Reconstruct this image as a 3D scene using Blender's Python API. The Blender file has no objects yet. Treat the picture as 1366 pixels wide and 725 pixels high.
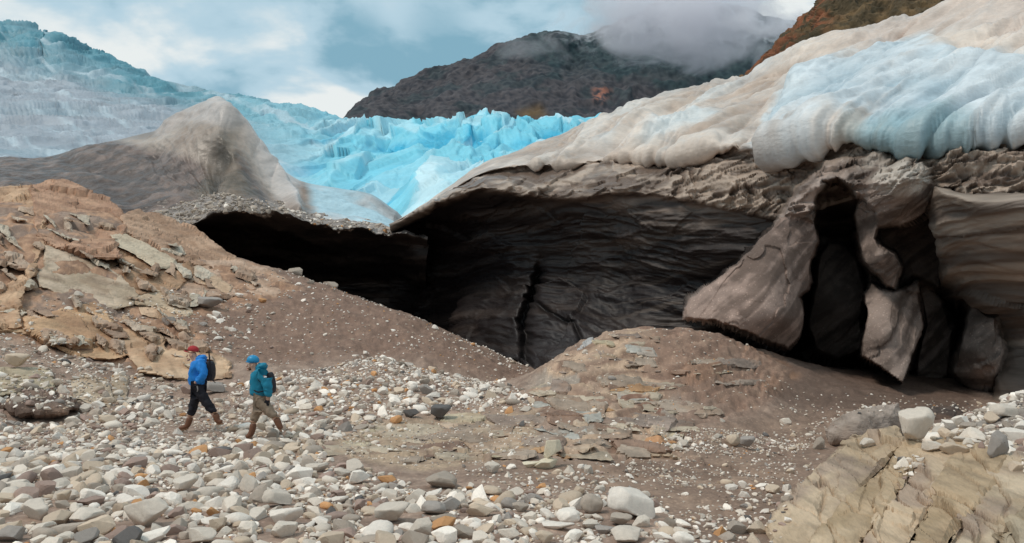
import bpy, math, random, time
import numpy as np
from mathutils import Vector, Matrix
from mathutils.geometry import delaunay_2d_cdt
from mathutils.bvhtree import BVHTree
T0 = time.time()
random.seed(7); RNG = np.random.default_rng(11)
S = bpy.context.scene; C = S.collection

# ------------------------------------------------------------------ camera, world, sun, exposure
F = 1072.0; CX, CY = 683.0, 362.5; PITCH = math.radians(4.0); CAMZ = 2.2
cam = bpy.data.cameras.new('camera'); co = bpy.data.objects.new('camera', cam); C.objects.link(co)
cam.sensor_width = 36; cam.lens = 36 * F / 1366; cam.clip_start = .1; cam.clip_end = 30000
co.location = (0, 0, CAMZ); co.rotation_euler = (math.pi / 2 + PITCH, 0, 0); S.camera = co

SUN_EL, SUN_AZ = math.radians(56), math.radians(-118)      # azimuth from +Y, clockwise positive
sd = Vector((math.cos(SUN_EL) * math.sin(SUN_AZ), math.cos(SUN_EL) * math.cos(SUN_AZ), math.sin(SUN_EL)))
sun = bpy.data.lights.new('sun', 'SUN'); sun.energy = 1.5; sun.angle = math.radians(12); sun.color = (1, .92, .82)
so = bpy.data.objects.new('sun', sun); C.objects.link(so)
so.rotation_euler = sd.to_track_quat('Z', 'Y').to_euler(); so.location = sd * 50

w = bpy.data.worlds.new('World'); S.world = w; w.use_nodes = True
S.view_settings.view_transform = 'Standard'; S.view_settings.look = 'None'
S.view_settings.exposure = .22; S.view_settings.gamma = 1
S.cycles.volume_step_rate = 1.0; S.cycles.volume_max_steps = 128; S.cycles.volume_bounces = 8
S.cycles.max_bounces = 10

class NT:
    """small node-tree builder"""
    def __init__(s, tree): s.t = tree; s.t.nodes.clear()
    def n(s, kind, **kw):
        nd = s.t.nodes.new('ShaderNode' + kind)
        for k, v in kw.items():
            if k.startswith('i_'):
                key = k[2:]; key = int(key) if key.isdigit() else key
                if isinstance(v, bpy.types.NodeSocket): s.t.links.new(v, nd.inputs[key])
                else: nd.inputs[key].default_value = v
            else: setattr(nd, k, v)
        return nd
    def m(s, op, a, b=None, c=None, clamp=False):
        nd = s.t.nodes.new('ShaderNodeMath'); nd.operation = op; nd.use_clamp = clamp
        for i, v in enumerate((a, b, c)):
            if v is None: continue
            if isinstance(v, bpy.types.NodeSocket): s.t.links.new(v, nd.inputs[i])
            else: nd.inputs[i].default_value = v
        return nd.outputs[0]
    def mix(s, f, a, b, blend='MIX'):
        nd = s.t.nodes.new('ShaderNodeMix'); nd.data_type = 'RGBA'; nd.blend_type = blend
        for i, v in ((0, f), (6, a), (7, b)):
            if isinstance(v, bpy.types.NodeSocket): s.t.links.new(v, nd.inputs[i])
            else: nd.inputs[i].default_value = v if i == 0 else (*v, 1) if len(v) == 3 else v
        return nd.outputs[2]
    def ss(s, x, a, b, lo=0., hi=1.):
        nd = s.n('MapRange', interpolation_type='SMOOTHSTEP', i_0=x, i_1=a, i_2=b, i_3=lo, i_4=hi)
        return nd.outputs[0]
    def noise(s, vec, scale, detail=5, rough=.55, dist=0., out=0):
        return s.n('TexNoise', i_Vector=vec, i_Scale=scale, i_Detail=detail, i_Roughness=rough, i_Distortion=dist).outputs[out]
    def mapv(s, vec, scale=(1, 1, 1), rot=(0, 0, 0), loc=(0, 0, 0)):
        return s.n('Mapping', i_Vector=vec, i_Scale=scale, i_Rotation=rot, i_Location=loc).outputs[0]

def pdir(px, py):
    a = (px - CX) / F; b = (py - CY) / F
    v = Vector((a, math.cos(PITCH) + b * math.sin(PITCH), math.sin(PITCH) - b * math.cos(PITCH)))
    return v.normalized()

def build_world():
    t = NT(w.node_tree)
    sky = t.n('TexSky', sky_type='NISHITA', sun_disc=False, sun_elevation=SUN_EL, sun_rotation=SUN_AZ)
    d = t.n('TexCoord').outputs['Generated']
    # drifting overcast: noise in the direction of view, flattened so that clouds stretch near the horizon
    v = t.mapv(d, (1, 1, 2.3))
    n1 = t.noise(v, 3.2, 6, .5, .3); n2 = t.noise(t.mapv(d, (1, 1, 1.9), loc=(3, 1, 7)), 7.5, 5, .55, .2)
    k = t.ss(t.m('ADD', t.m('MULTIPLY', n1, .7), t.m('MULTIPLY', n2, .3)), .38, .60)
    def blob(px, py, r, amp):
        q = pdir(px, py); dt = t.n('VectorMath', operation='DOT_PRODUCT', i_0=d, i_1=tuple(q)).outputs['Value']
        return t.m('MULTIPLY', t.ss(dt, math.cos(r), 1.0), amp)
    for b in ((425, 138, .11, .50), (200, 115, .14, .22), (100, 40, .10, .12), (300, 40, .2, -.30), (470, 62, .065, -.5), (545, 45, .11, -.45), (640, 35, .12, -.3), (1030, 12, .06, .35), (590, 90, .09, -.2), (60, 0, .12, -.25)):
        k = t.m('ADD', k, blob(*b))
    k = t.m('MULTIPLY', t.m('ADD', k, .12), 1.0, clamp=True)
    cl = t.mix(t.ss(k, 0, .6), (.20, .375, .47), (.42, .575, .66))
    cl = t.mix(t.ss(k, .55, 1.15), cl, (.80, .81, .78))
    bg1 = t.n('Background', i_Color=sky.outputs[0], i_Strength=.09)
    bg2 = t.n('Background', i_Color=cl, i_Strength=1.0)
    mx = t.n('MixShader', i_0=.93); t.t.links.new(bg1.outputs[0], mx.inputs[1]); t.t.links.new(bg2.outputs[0], mx.inputs[2])
    o = t.n('OutputWorld'); t.t.links.new(mx.outputs[0], o.inputs[0])
build_world()

# ------------------------------------------------------------------ maths helpers
def P(px, py, Y):
    px, py, Y = np.broadcast_arrays(np.asarray(px, float), np.asarray(py, float), np.asarray(Y, float))
    a = (px - CX) / F; b = (py - CY) / F
    dy = math.cos(PITCH) + b * math.sin(PITCH); dz = math.sin(PITCH) - b * math.cos(PITCH)
    s = Y / dy
    return np.stack([a * s, Y, CAMZ + dz * s], -1)
def proj(X):
    X = np.asarray(X, float); dz = X[..., 2] - CAMZ
    d = X[..., 1] * math.cos(PITCH) + dz * math.sin(PITCH); u = -X[..., 1] * math.sin(PITCH) + dz * math.cos(PITCH)
    d = np.where(np.abs(d) < .01, .01, d)
    return CX + F * X[..., 0] / d, CY - F * u / d
_perm = np.concatenate([RNG.permutation(256)] * 3)
_grad = RNG.normal(size=(256, 3)); _grad /= np.linalg.norm(_grad, axis=1)[:, None]
def perlin(p):
    p = np.asarray(p, np.float64); i = np.floor(p).astype(np.int64); f = p - i; i &= 255
    u = f * f * f * (f * (f * 6 - 15) + 10); r = 0
    for dx in (0, 1):
        ax = _perm[i[:, 0] + dx]; wx = u[:, 0] if dx else 1 - u[:, 0]
        for dy in (0, 1):
            ay = _perm[ax + i[:, 1] + dy]; wy = u[:, 1] if dy else 1 - u[:, 1]
            for dz in (0, 1):
                g = _grad[_perm[ay + i[:, 2] + dz]]; wz = u[:, 2] if dz else 1 - u[:, 2]
                r = r + wx * wy * wz * ((f[:, 0] - dx) * g[:, 0] + (f[:, 1] - dy) * g[:, 1] + (f[:, 2] - dz) * g[:, 2])
    return r * 1.6
def fbm(p, o=4, lac=2.03, g=.5):
    r = 0; a = 1.
    for k in range(o): r = r + a * perlin(p * lac ** k + k * 13.7); a *= g
    return r
def ridged(p, o=4, lac=2.03, g=.5):
    r = 0; a = 1.
    for k in range(o): r = r + a * (1 - 2 * np.abs(perlin(p * lac ** k + k * 7.1))); a *= g
    return r * .5
def hsh(i, k):
    h = (i[:, 0] * 73856093) ^ (i[:, 1] * 19349663) ^ (i[:, 2] * 83492791) ^ (k * 2654435)
    h = (h ^ (h >> 13)) * 1274126177; h ^= h >> 16
    return (h & 0xffff) / 65535.0
def facet(p, tilt=.6):
    """blocky fractured-rock value: every Voronoi cell is its own tilted plane; also gives cell id value and edge closeness"""
    i0 = np.floor(p).astype(np.int64); best = np.full(len(p), 9e9); sec = best.copy()
    val = np.zeros(len(p)); cid = np.zeros(len(p))
    for dx in (-1, 0, 1):
        for dy in (-1, 0, 1):
            for dz in (-1, 0, 1):
                c = i0 + (dx, dy, dz)
                s = c + np.stack([hsh(c, 1), hsh(c, 2), hsh(c, 3)], -1)
                dd = p - s; d = (dd ** 2).sum(1); m = d < best
                sec = np.where(m, best, np.minimum(sec, d))
                h = hsh(c, 4)
                v = h + tilt * (dd[:, 0] * (hsh(c, 5) - .5) + dd[:, 1] * (hsh(c, 6) - .5) + dd[:, 2] * (hsh(c, 7) - .5)) * 2
                val = np.where(m, v, val); cid = np.where(m, h, cid); best = np.where(m, d, best)
    return val - .5, cid, np.sqrt(sec) - np.sqrt(best)
def sstep(x, a, b):
    t = np.clip((x - a) / (b - a), 0, 1); return t * t * (3 - 2 * t)
class RBF:
    """thin-plate interpolation"""
    def __init__(s, pts, val, smooth=1e-4):
        s.p = np.asarray(pts, float); v = np.asarray(val, float); n = len(s.p)
        A = np.zeros((n + 3, n + 3)); A[:n, :n] = s.k(s.p, s.p) + np.eye(n) * smooth
        A[:n, n:] = np.c_[np.ones(n), s.p]; A[n:, :n] = A[:n, n:].T
        s.w = np.linalg.solve(A, np.r_[v, np.zeros(3)])
    def k(s, a, b):
        r2 = ((a[:, None] - b[None]) ** 2).sum(-1) + 1e-12; return r2 * np.log(r2) * .5
    def __call__(s, q):
        q = np.asarray(q, float); o = np.empty(len(q))
        for i in range(0, len(q), 20000):
            c = q[i:i + 20000]; o[i:i + 20000] = s.k(c, s.p) @ s.w[:-3] + s.w[-3] + c @ s.w[-2:]
        return o
def inpoly(px, py, poly):
    r = np.zeros(len(px), bool); n = len(poly)
    for i in range(n):
        x1, y1 = poly[i]; x2, y2 = poly[(i + 1) % n]
        if y1 == y2: continue
        r ^= ((y1 > py) != (y2 > py)) & (px < (x2 - x1) * (py - y1) / (y2 - y1) + x1)
    return r
def edist(px, py, poly, closed=True):
    best = np.full(len(px), 1e9); n = len(poly)
    for i in range(n if closed else n - 1):
        x1, y1 = poly[i]; x2, y2 = poly[(i + 1) % n]; dx, dy = x2 - x1, y2 - y1; l = dx * dx + dy * dy + 1e-9
        t = np.clip(((px - x1) * dx + (py - y1) * dy) / l, 0, 1)
        best = np.minimum(best, np.hypot(px - x1 - t * dx, py - y1 - t * dy))
    return best
def soft(px, py, poly, s=10, off=0):
    """1 inside the outline, fading to 0 over s pixels about its edge"""
    px = np.asarray(px, float); py = np.asarray(py, float)
    lo = np.min(poly, 0) - 2 * s; hi = np.max(poly, 0) + 2 * s
    m = (px > lo[0]) & (px < hi[0]) & (py > lo[1]) & (py < hi[1]); o = np.zeros(len(px))
    if m.any():
        d = edist(px[m], py[m], poly); d = np.where(inpoly(px[m], py[m], poly), d, -d)
        o[m] = sstep(d + off, -s, s)
    return o
def col(*c): return np.array(c, float)
def lerp(a, b, t): return a + (b - a) * np.asarray(t)[..., None]

# ------------------------------------------------------------------ object helpers
def tag(o, label=None, cat=None, group=None, kind=None):
    if label: o['label'] = label
    if cat: o['category'] = cat
    if group: o['group'] = group
    if kind: o['kind'] = kind
    return o
def thing(name, label, cat, loc=(0, 0, 0), group=None):
    o = bpy.data.objects.new(name, None); C.objects.link(o); o.location = loc; o.empty_display_size = .2
    return tag(o, label, cat, group)
def mesh_np(name, V, Fc, mat, colr=None, smooth=True, parent=None, nv=None):
    """V Nx3, Fc MxK (all faces the same corner count)"""
    V = np.asarray(V, np.float32); Fc = np.asarray(Fc, np.int32); me = bpy.data.meshes.new(name)
    me.vertices.add(len(V)); me.vertices.foreach_set('co', V.ravel())
    k = Fc.shape[1]; me.loops.add(Fc.size); me.loops.foreach_set('vertex_index', Fc.ravel())
    me.polygons.add(len(Fc)); me.polygons.foreach_set('loop_start', np.arange(0, Fc.size, k, dtype=np.int32))
    me.update(calc_edges=True)
    me.polygons.foreach_set('use_smooth', np.full(len(Fc), smooth)); me.validate()
    if colr is not None:
        a = me.color_attributes.new('Col', 'FLOAT_COLOR', 'POINT')
        a.data.foreach_set('color', np.c_[np.clip(colr, 0, 1), np.ones(len(V))].astype(np.float32).ravel())
    me.materials.append(mat); o = bpy.data.objects.new(name, me); C.objects.link(o)
    if parent is not None:
        o.parent = parent; me.transform(Matrix.Translation(-Vector(parent.location)))
    return o
def vnormals(V, Fc):
    a, b, c = V[Fc[:, 0]], V[Fc[:, 1]], V[Fc[:, 2]]
    n = np.cross(b - a, c - a) if Fc.shape[1] == 3 else np.cross(V[Fc[:, 2]] - a, V[Fc[:, 3]] - b)
    N = np.zeros_like(V)
    for k in range(Fc.shape[1]):
        for j in range(3): N[:, j] += np.bincount(Fc[:, k], n[:, j], len(V))
    return N / (np.linalg.norm(N, axis=1)[:, None] + 1e-12)
def gridfaces(nv, nu):
    i = np.arange(nv * nu).reshape(nv, nu)
    return np.stack([i[:-1, :-1], i[1:, :-1], i[1:, 1:], i[:-1, 1:]], -1).reshape(-1, 4)
def catmull(A, t):
    """A: K x ... control values, t in [0, K-1]"""
    K = len(A); i = np.clip(np.floor(t).astype(int), 0, K - 2); f = (t - i).reshape(-1, *([1] * (A.ndim - 1)))
    p0, p1, p2, p3 = A[np.maximum(i - 1, 0)], A[i], A[i + 1], A[np.minimum(i + 2, K - 1)]
    return .5 * (2 * p1 + (p2 - p0) * f + (2 * p0 - 5 * p1 + 4 * p2 - p3) * f ** 2 + (3 * p1 - p0 - 3 * p2 + p3) * f ** 3)
def loft(xs, rows, nu, counts, pxs=None, smooth=0):
    """rows: list of (py list, Y list) given at the stations xs; returns world grid, px grid, v grid"""
    xs = np.asarray(xs, float)
    if pxs is None: pxs = np.linspace(xs[0], xs[-1], nu)
    u = np.interp(pxs, xs, np.arange(len(xs)))
    R = []
    for py, Y in rows:
        a = catmull(np.stack([np.asarray(py, float), np.asarray(Y, float)], -1), u)
        if smooth:
            gx = np.arange(xs[0], xs[-1] + .01, 1.0); kw = np.hanning(2 * smooth + 3)[1:-1]; kw /= kw.sum()
            a = np.stack([np.interp(pxs, gx, np.convolve(np.pad(np.interp(gx, pxs, a[:, c]), smooth, 'reflect', reflect_type='odd'), kw, 'valid')) for c in (0, 1)], -1)
        R.append(P(pxs, a[:, 0], a[:, 1]))
    R = np.stack(R)
    t = np.concatenate([np.linspace(k, k + 1, c, endpoint=False) for k, c in enumerate(counts)] + [[len(rows) - 1.]])
    G = catmull(R, t)
    return G, np.tile(pxs, (len(t), 1)), np.repeat(t[:, None], nu, 1)
def relief(name, outline, depth, thick, mat, edge=8, step=4, ragged=1.5, disp=None, colour=None, parent=None, round_=.5, seed=0, smooth=False):
    """solid rock or ice piece: front face at the given distances, rounded back to its full thickness at the rim"""
    out = []; n = len(outline)
    for i in range(n):
        a = np.array(outline[i], float); b = np.array(outline[(i + 1) % n], float); L = np.linalg.norm(b - a)
        k = max(1, int(L / step)); nn = np.array([-(b - a)[1], (b - a)[0]]) / (L + 1e-9)
        for j in range(k):
            q = a + (b - a) * j / k
            r = ragged * fbm(np.array([[q[0] * .09, q[1] * .09, seed * 3.3]]), 3)[0]
            out.append(q + nn * r)
    out = np.array(out); lo, hi = out.min(0), out.max(0)
    gx, gy = np.meshgrid(np.arange(lo[0], hi[0], step), np.arange(lo[1], hi[1], step * .92))
    gx = gx + (np.arange(gx.shape[0]) % 2)[:, None] * step * .5
    gx, gy = gx.ravel(), gy.ravel(); gx += RNG.uniform(-.25, .25, len(gx)) * step
    m = inpoly(gx, gy, out); gx, gy = gx[m], gy[m]; m = edist(gx, gy, out) > step * .45; gx, gy = gx[m], gy[m]
    pts = np.r_[out, np.c_[gx, gy]]; nb = len(out)
    v2, _, f2, _, _, _ = delaunay_2d_cdt([Vector(p) for p in pts], [(i, (i + 1) % nb) for i in range(nb)], [], 1, 1e-4)
    pts = np.array([(v.x, v.y) for v in v2]); Fc = np.array([f for f in f2 if len(f) == 3])
    ed = edist(pts[:, 0], pts[:, 1], out); isb = ed < 1e-3
    dp = np.asarray(depth, float)
    Y = RBF(dp[:, :2] / 100, dp[:, 2])(pts / 100) if len(dp) >= 3 else np.full(len(pts), dp[0, 2])
    s = np.clip(ed / edge, 0, 1); Yf = Y + thick * round_ * (1 - np.sqrt(1 - (1 - s) ** 2))
    V = P(pts[:, 0], pts[:, 1], Yf)
    c = (pts - pts.mean(0)) * .94 + pts.mean(0)
    Vb = P(c[:, 0], c[:, 1], Y + thick)
    bi = np.arange(len(V)) + len(V); bi[isb] = np.where(isb)[0]
    # winding towards the camera
    a, b, d = V[Fc[0, 0]], V[Fc[0, 1]], V[Fc[0, 2]]
    if np.dot(np.cross(b - a, d - a), np.array([0, 0, CAMZ]) - a) < 0: Fc = Fc[:, ::-1]
    FA = np.r_[Fc, bi[Fc[:, ::-1]]]; VA = np.r_[V, Vb]; PX = np.r_[pts, pts]
    keep = np.zeros(len(VA), bool); keep[FA.ravel()] = True; rm = np.cumsum(keep) - 1
    VA, PX, FA = VA[keep], PX[keep], rm[FA]
    N = vnormals(VA, FA)
    if disp is not None: VA = VA + N * disp(VA, PX[:, 0], PX[:, 1])[:, None]
    cc = colour(VA, PX[:, 0], PX[:, 1], N) if colour is not None else None
    return mesh_np(name, VA, FA, mat, cc, parent=parent, smooth=smooth)

# ------------------------------------------------------------------ materials
MATS = {}
def surf(name, scales, bump=.3, dist=.05, rough=.8, var=.35, src='attr', aniso=(1, 1, 1), rot=(0, 0, 0), speck=None, spec=.3, sss=0, hue=None):
    """colour from the object's own colour, broken by two noises; bump from the same noises"""
    m = bpy.data.materials.new(name); m.use_nodes = True; t = NT(m.node_tree)
    if src == 'attr': base = t.n('Attribute', attribute_name='Col').outputs['Color']
    elif src == 'obj': base = t.n('ObjectInfo').outputs['Color']
    else: base = t.n('RGB').outputs[0]; base.default_value = (*src, 1)
    pos = t.n('NewGeometry').outputs['Position'] if src == 'attr' else t.n('TexCoord').outputs['Object']
    v = t.mapv(pos, aniso, rot)
    a = t.noise(v, scales[0], 7, .6, .2); b = t.noise(v, scales[1], 5, .65)
    k = t.m('ADD', t.m('MULTIPLY', t.m('SUBTRACT', a, .5), 2 * var), t.m('ADD', t.m('MULTIPLY', t.m('SUBTRACT', b, .5), 1.6 * var), 1.0))
    c = t.n('VectorMath', operation='SCALE', i_0=base, i_3=k).outputs[0]
    if hue is not None:
        c = t.mix(t.ss(t.noise(v, scales[0] * .6, 5, .6, .5), .5, .68, 0, .65), c, hue)
    if speck is not None:
        sn = t.n('TexVoronoi', i_Vector=pos, i_Scale=speck[0]); sp = t.ss(sn.outputs['Distance'], .0, .5, 1, 0)
        rnd = t.n('SeparateColor', i_0=sn.outputs['Color']).outputs[0]
        sc_ = t.n('VectorMath', operation='SCALE', i_0=base, i_3=float(speck[1])).outputs[0] if np.isscalar(speck[1]) else speck[1]
        c = t.mix(t.m('MULTIPLY', t.m('MULTIPLY', t.ss(rnd, speck[2], speck[2] + .1), sp), 1.2, clamp=True), c, sc_)
    h = t.m('ADD', a, t.m('MULTIPLY', b, .45))
    bp = t.n('Bump', i_Strength=bump, i_Distance=dist, i_Height=h)
    bs = t.n('BsdfPrincipled', i_Roughness=rough); t.t.links.new(c, bs.inputs['Base Color']); t.t.links.new(bp.outputs[0], bs.inputs['Normal'])
    bs.inputs['Specular IOR Level'].default_value = spec
    if sss:
        bs.inputs['Subsurface Weight'].default_value = sss; bs.inputs['Subsurface Radius'].default_value = (.3, .7, 1.); bs.inputs['Subsurface Scale'].default_value = .15
    o = t.n('OutputMaterial'); t.t.links.new(bs.outputs[0], o.inputs[0]); MATS[name] = m
    return m
def plain(name, c, rough=.7, bump=0, scale=30, spec=.3):
    m = bpy.data.materials.new(name); m.use_nodes = True; t = NT(m.node_tree)
    tc = t.n('TexCoord').outputs['Object']; n = t.noise(tc, scale, 4)
    cc = t.mix(n, tuple(x * .8 for x in c), tuple(min(1, x * 1.2) for x in c))
    bs = t.n('BsdfPrincipled', i_Roughness=rough); t.t.links.new(cc, bs.inputs['Base Color']); bs.inputs['Specular IOR Level'].default_value = spec
    if bump:
        bp = t.n('Bump', i_Strength=bump, i_Distance=.01, i_Height=n); t.t.links.new(bp.outputs[0], bs.inputs['Normal'])
    o = t.n('OutputMaterial'); t.t.links.new(bs.outputs[0], o.inputs[0]); return m
M_GROUND = surf('gravelly_ground', (1.6, 14), .7, .06, .9, .32, speck=(16, 1.55, .6))
M_ROCK = surf('bedrock', (1.1, 9), .9, .08, .82, .46, aniso=(.7, .7, 2.2))
M_SLAB = surf('layered_rock', (1.6, 12), .9, .05, .78, .42, aniso=(2.4, .7, .9), rot=(0, .75, 0))
M_ICE = surf('glacier_ice', (.6, 5.5), .6, .12, .36, .28, aniso=(.7, .7, 1.6))
M_WALL = surf('dark_dirty_ice', (.35, 3.0), .55, .14, .55, .5, aniso=(.35, .35, 2.6), rot=(0, .12, 0), spec=.4)
M_FIN = surf('sandy_ice', (1.6, 22), .9, .06, .8, .34, aniso=(1, 1, 1.8), rot=(0, .6, 0), speck=(14, 1.7, .75))
M_FARICE = surf('icefall_ice', (.06, .4), .7, 1.2, .5, .22)
M_MOUNT = surf('mountain_rock', (.005, .03), .35, 8, .95, .32)
M_HILL = surf('autumn_hillside', (.02, .14), .9, 3, .95, .5)
M_STONE = surf('river_stone', (4, 22), .35, .02, .75, .22, src='obj')
M_STONEF = surf('river_stones', (5, 40), .4, .01, .8, .2)
print('mats', time.time() - T0)
#@@PART2
# ------------------------------------------------------------------ ground: one sheet to the horizon
def czpx(px, Y, z): return ('z', px, Y, z)
TC = []   # (a, lnw, z)
def gz(px, Y, z): TC.append(((px - CX) / F, math.log(Y), z))
def gp(px, py, Y): q = P(px, py, Y); TC.append((q[0] / q[1], math.log(Y), q[2]))
for px in (-300, 0, 250, 500, 750, 1000, 1250, 1600):
    gz(px, 2.5, -.1); gz(px, 5, -.05); gz(px, 8.4, 0 if px < 1100 else -.05)
for px in (-200, 0, 200, 400, 600, 800): gz(px, 11.5, 0)
for px in (950, 1100, 1250, 1500): gz(px, 11.5, -.12)
for px in (200, 300, 400, 560): gz(px, 15.5, 0); gz(px, 18, .02)
for a in ((0, 560, 18), (0, 520, 20), (0, 450, 23), (-200, 500, 20), (-200, 400, 25), (110, 530, 20), (110, 470, 23.5), (0, 330, 31), (110, 350, 31), (-200, 260, 34),
          (200, 500, 23), (240, 445, 27), (180, 400, 30), (300, 400, 33), (380, 364, 43), (330, 352, 46), (340, 445, 29), (250, 330, 40), (160, 290, 40),
          (400, 510, 22.5), (500, 484, 25), (440, 492, 24.5), (600, 502, 27), (700, 522, 28), (650, 512, 28), (560, 492, 26.5), (500, 540, 19.5), (620, 545, 19.5),
          (500, 478, 28), (500, 408, 37), (450, 388, 40), (550, 424, 36), (600, 447, 35.5), (650, 469, 35), (715, 499, 34), (400, 430, 31), (620, 485, 30),
          (760, 464, 23), (730, 488, 23.5), (800, 446, 23.5), (850, 438, 24), (910, 438, 24), (770, 520, 19), (850, 500, 20), (760, 570, 16), (850, 560, 16.5), (930, 560, 17),
          (850, 605, 14.3), (700, 560, 18), (950, 500, 20.5), (970, 452, 24.5), (1050, 480, 26), (1010, 570, 18), (1100, 588, 17), (1060, 530, 22), (1150, 535, 23), (1200, 512, 28),
          (1300, 535, 26), (1300, 560, 19), (1000, 620, 14), (1450, 540, 24)): gp(*a)
for px, Y, z in ((500, 50, 2.2), (600, 50, .8), (400, 60, 3.5), (250, 60, 5.0), (720, 45, -.8), (720, 60, -1), (850, 32, .4), (850, 45, -.5), (1000, 34, .6), (1000, 48, 0), (1200, 36, .4), (1200, 50, .2),
                 (1500, 40, 1), (-300, 60, 8), (0, 60, 8.5), (500, 90, 1), (900, 90, 0), (100, 90, 7), (1400, 90, 2)): gz(px, Y, z)
TC = np.array(TC); TR = RBF(np.c_[TC[:, 0] * 1.6, TC[:, 1]], TC[:, 2], 2e-4)
MOUND = [(712, 560), (705, 520), (722, 490), (752, 466), (800, 440), (860, 430), (930, 432), (1000, 455), (1060, 500), (1010, 545), (930, 570), (900, 600), (820, 612), (740, 608), (700, 590)]
LEDGE = [(440, 585), (520, 562), (640, 555), (715, 545), (720, 600), (640, 618), (560, 625), (470, 612)]
def ground_parts(x, y):
    wv = np.sqrt(y * y + 1.0); a = np.clip(x / wv, -1.1, 1.1); lw = np.log(np.clip(wv, 3, 90))
    z = TR(np.c_[a * 1.6, lw])
    far = sstep(y, 85, 200); z = z * (1 - far)
    near = sstep(y, 3.5, 1.0); z = z * (1 - near)
    px, py = proj(np.stack([x, y, z], -1)); p = np.stack([x, y, z], -1)
    mid = (y > 12) & (y < 26)
    mo = np.where(mid, soft(px, py, MOUND, 14), 0); le = np.where((y > 12) & (y < 21), soft(px, py, LEDGE, 9), 0)
    slope = np.where((y > 25) & (y < 48), soft(px, py, [(230, 420), (380, 360), (470, 385), (560, 425), (720, 500), (700, 520), (560, 480), (430, 480), (330, 500), (250, 500)], 12), 0)
    mud = np.where(y < 30, soft(px, py, [(600, 628), (760, 612), (900, 600), (960, 560), (1100, 540), (1250, 540), (1250, 640), (1030, 740), (930, 740), (900, 690), (760, 650)], 18), 0)
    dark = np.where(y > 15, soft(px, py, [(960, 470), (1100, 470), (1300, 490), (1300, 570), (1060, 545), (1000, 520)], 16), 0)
    return z, px, py, mo, le, slope, mud, dark
def ground_z(x, y, full=False):
    z, px, py, mo, le, slope, mud, dark = ground_parts(x, y)
    p = np.stack([x, y, z], -1)
    rocky = np.maximum(mo, le * .45)
    base = .05 * fbm(p * (.6, .6, .6), 3) * np.clip(y / 15, .5, 3) + .02 * fbm(p * 3.1, 3) * np.clip(y / 10, .4, 1.6)
    # bedded rock: thin ledges dipping to the right, broken into blocks
    q = p + .35 * np.stack([fbm(p * .7, 3), fbm(p * .7 + 9, 3), fbm(p * .7 + 4, 2) * .5], -1)
    bed = (q[:, 2] - .13 * q[:, 0] + .03 * q[:, 1]) / .17
    fr = bed - np.floor(bed); terr = (sstep(fr, .55, 1.0) - fr) * .17
    fa, cid, fe = facet(q * (.50, .45, 1.6), .7); fb, cb, _ = facet(q * (1.7, 1.3, 3.2), .7)
    d = rocky * (.85 * terr + .16 * fa + .05 * fb + .02 * ridged(p * (2, 1.4, 2), 3)) + mud * .05 * fb * sstep(fbm(p * .8, 2), -.1, .3) + slope * (.10 * ridged(p * (.9, .5, .5), 4) + .05 * fbm(p * 3, 3))
    lo_ = soft(px, py, [(-60, 240), (150, 250), (260, 300), (400, 388), (330, 410), (250, 425), (310, 500), (200, 500), (60, 460), (-60, 440)], 8) * (y > 19) * (y < 42)
    u = p[:, 0] * .8 - p[:, 2] * .6; f3, _, _ = facet(np.stack([u * .4, p[:, 1] * .3, p[:, 0] * .5 + p[:, 2] * .7], -1) + .2 * fbm(p * .5, 2)[:, None], .9)
    z = z + base * (1 - .3 * rocky) + d + lo_ * .16 * f3
    return (z, px, py, mo, le, slope, mud, dark, fa, cid, bed, p) if full else z
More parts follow.
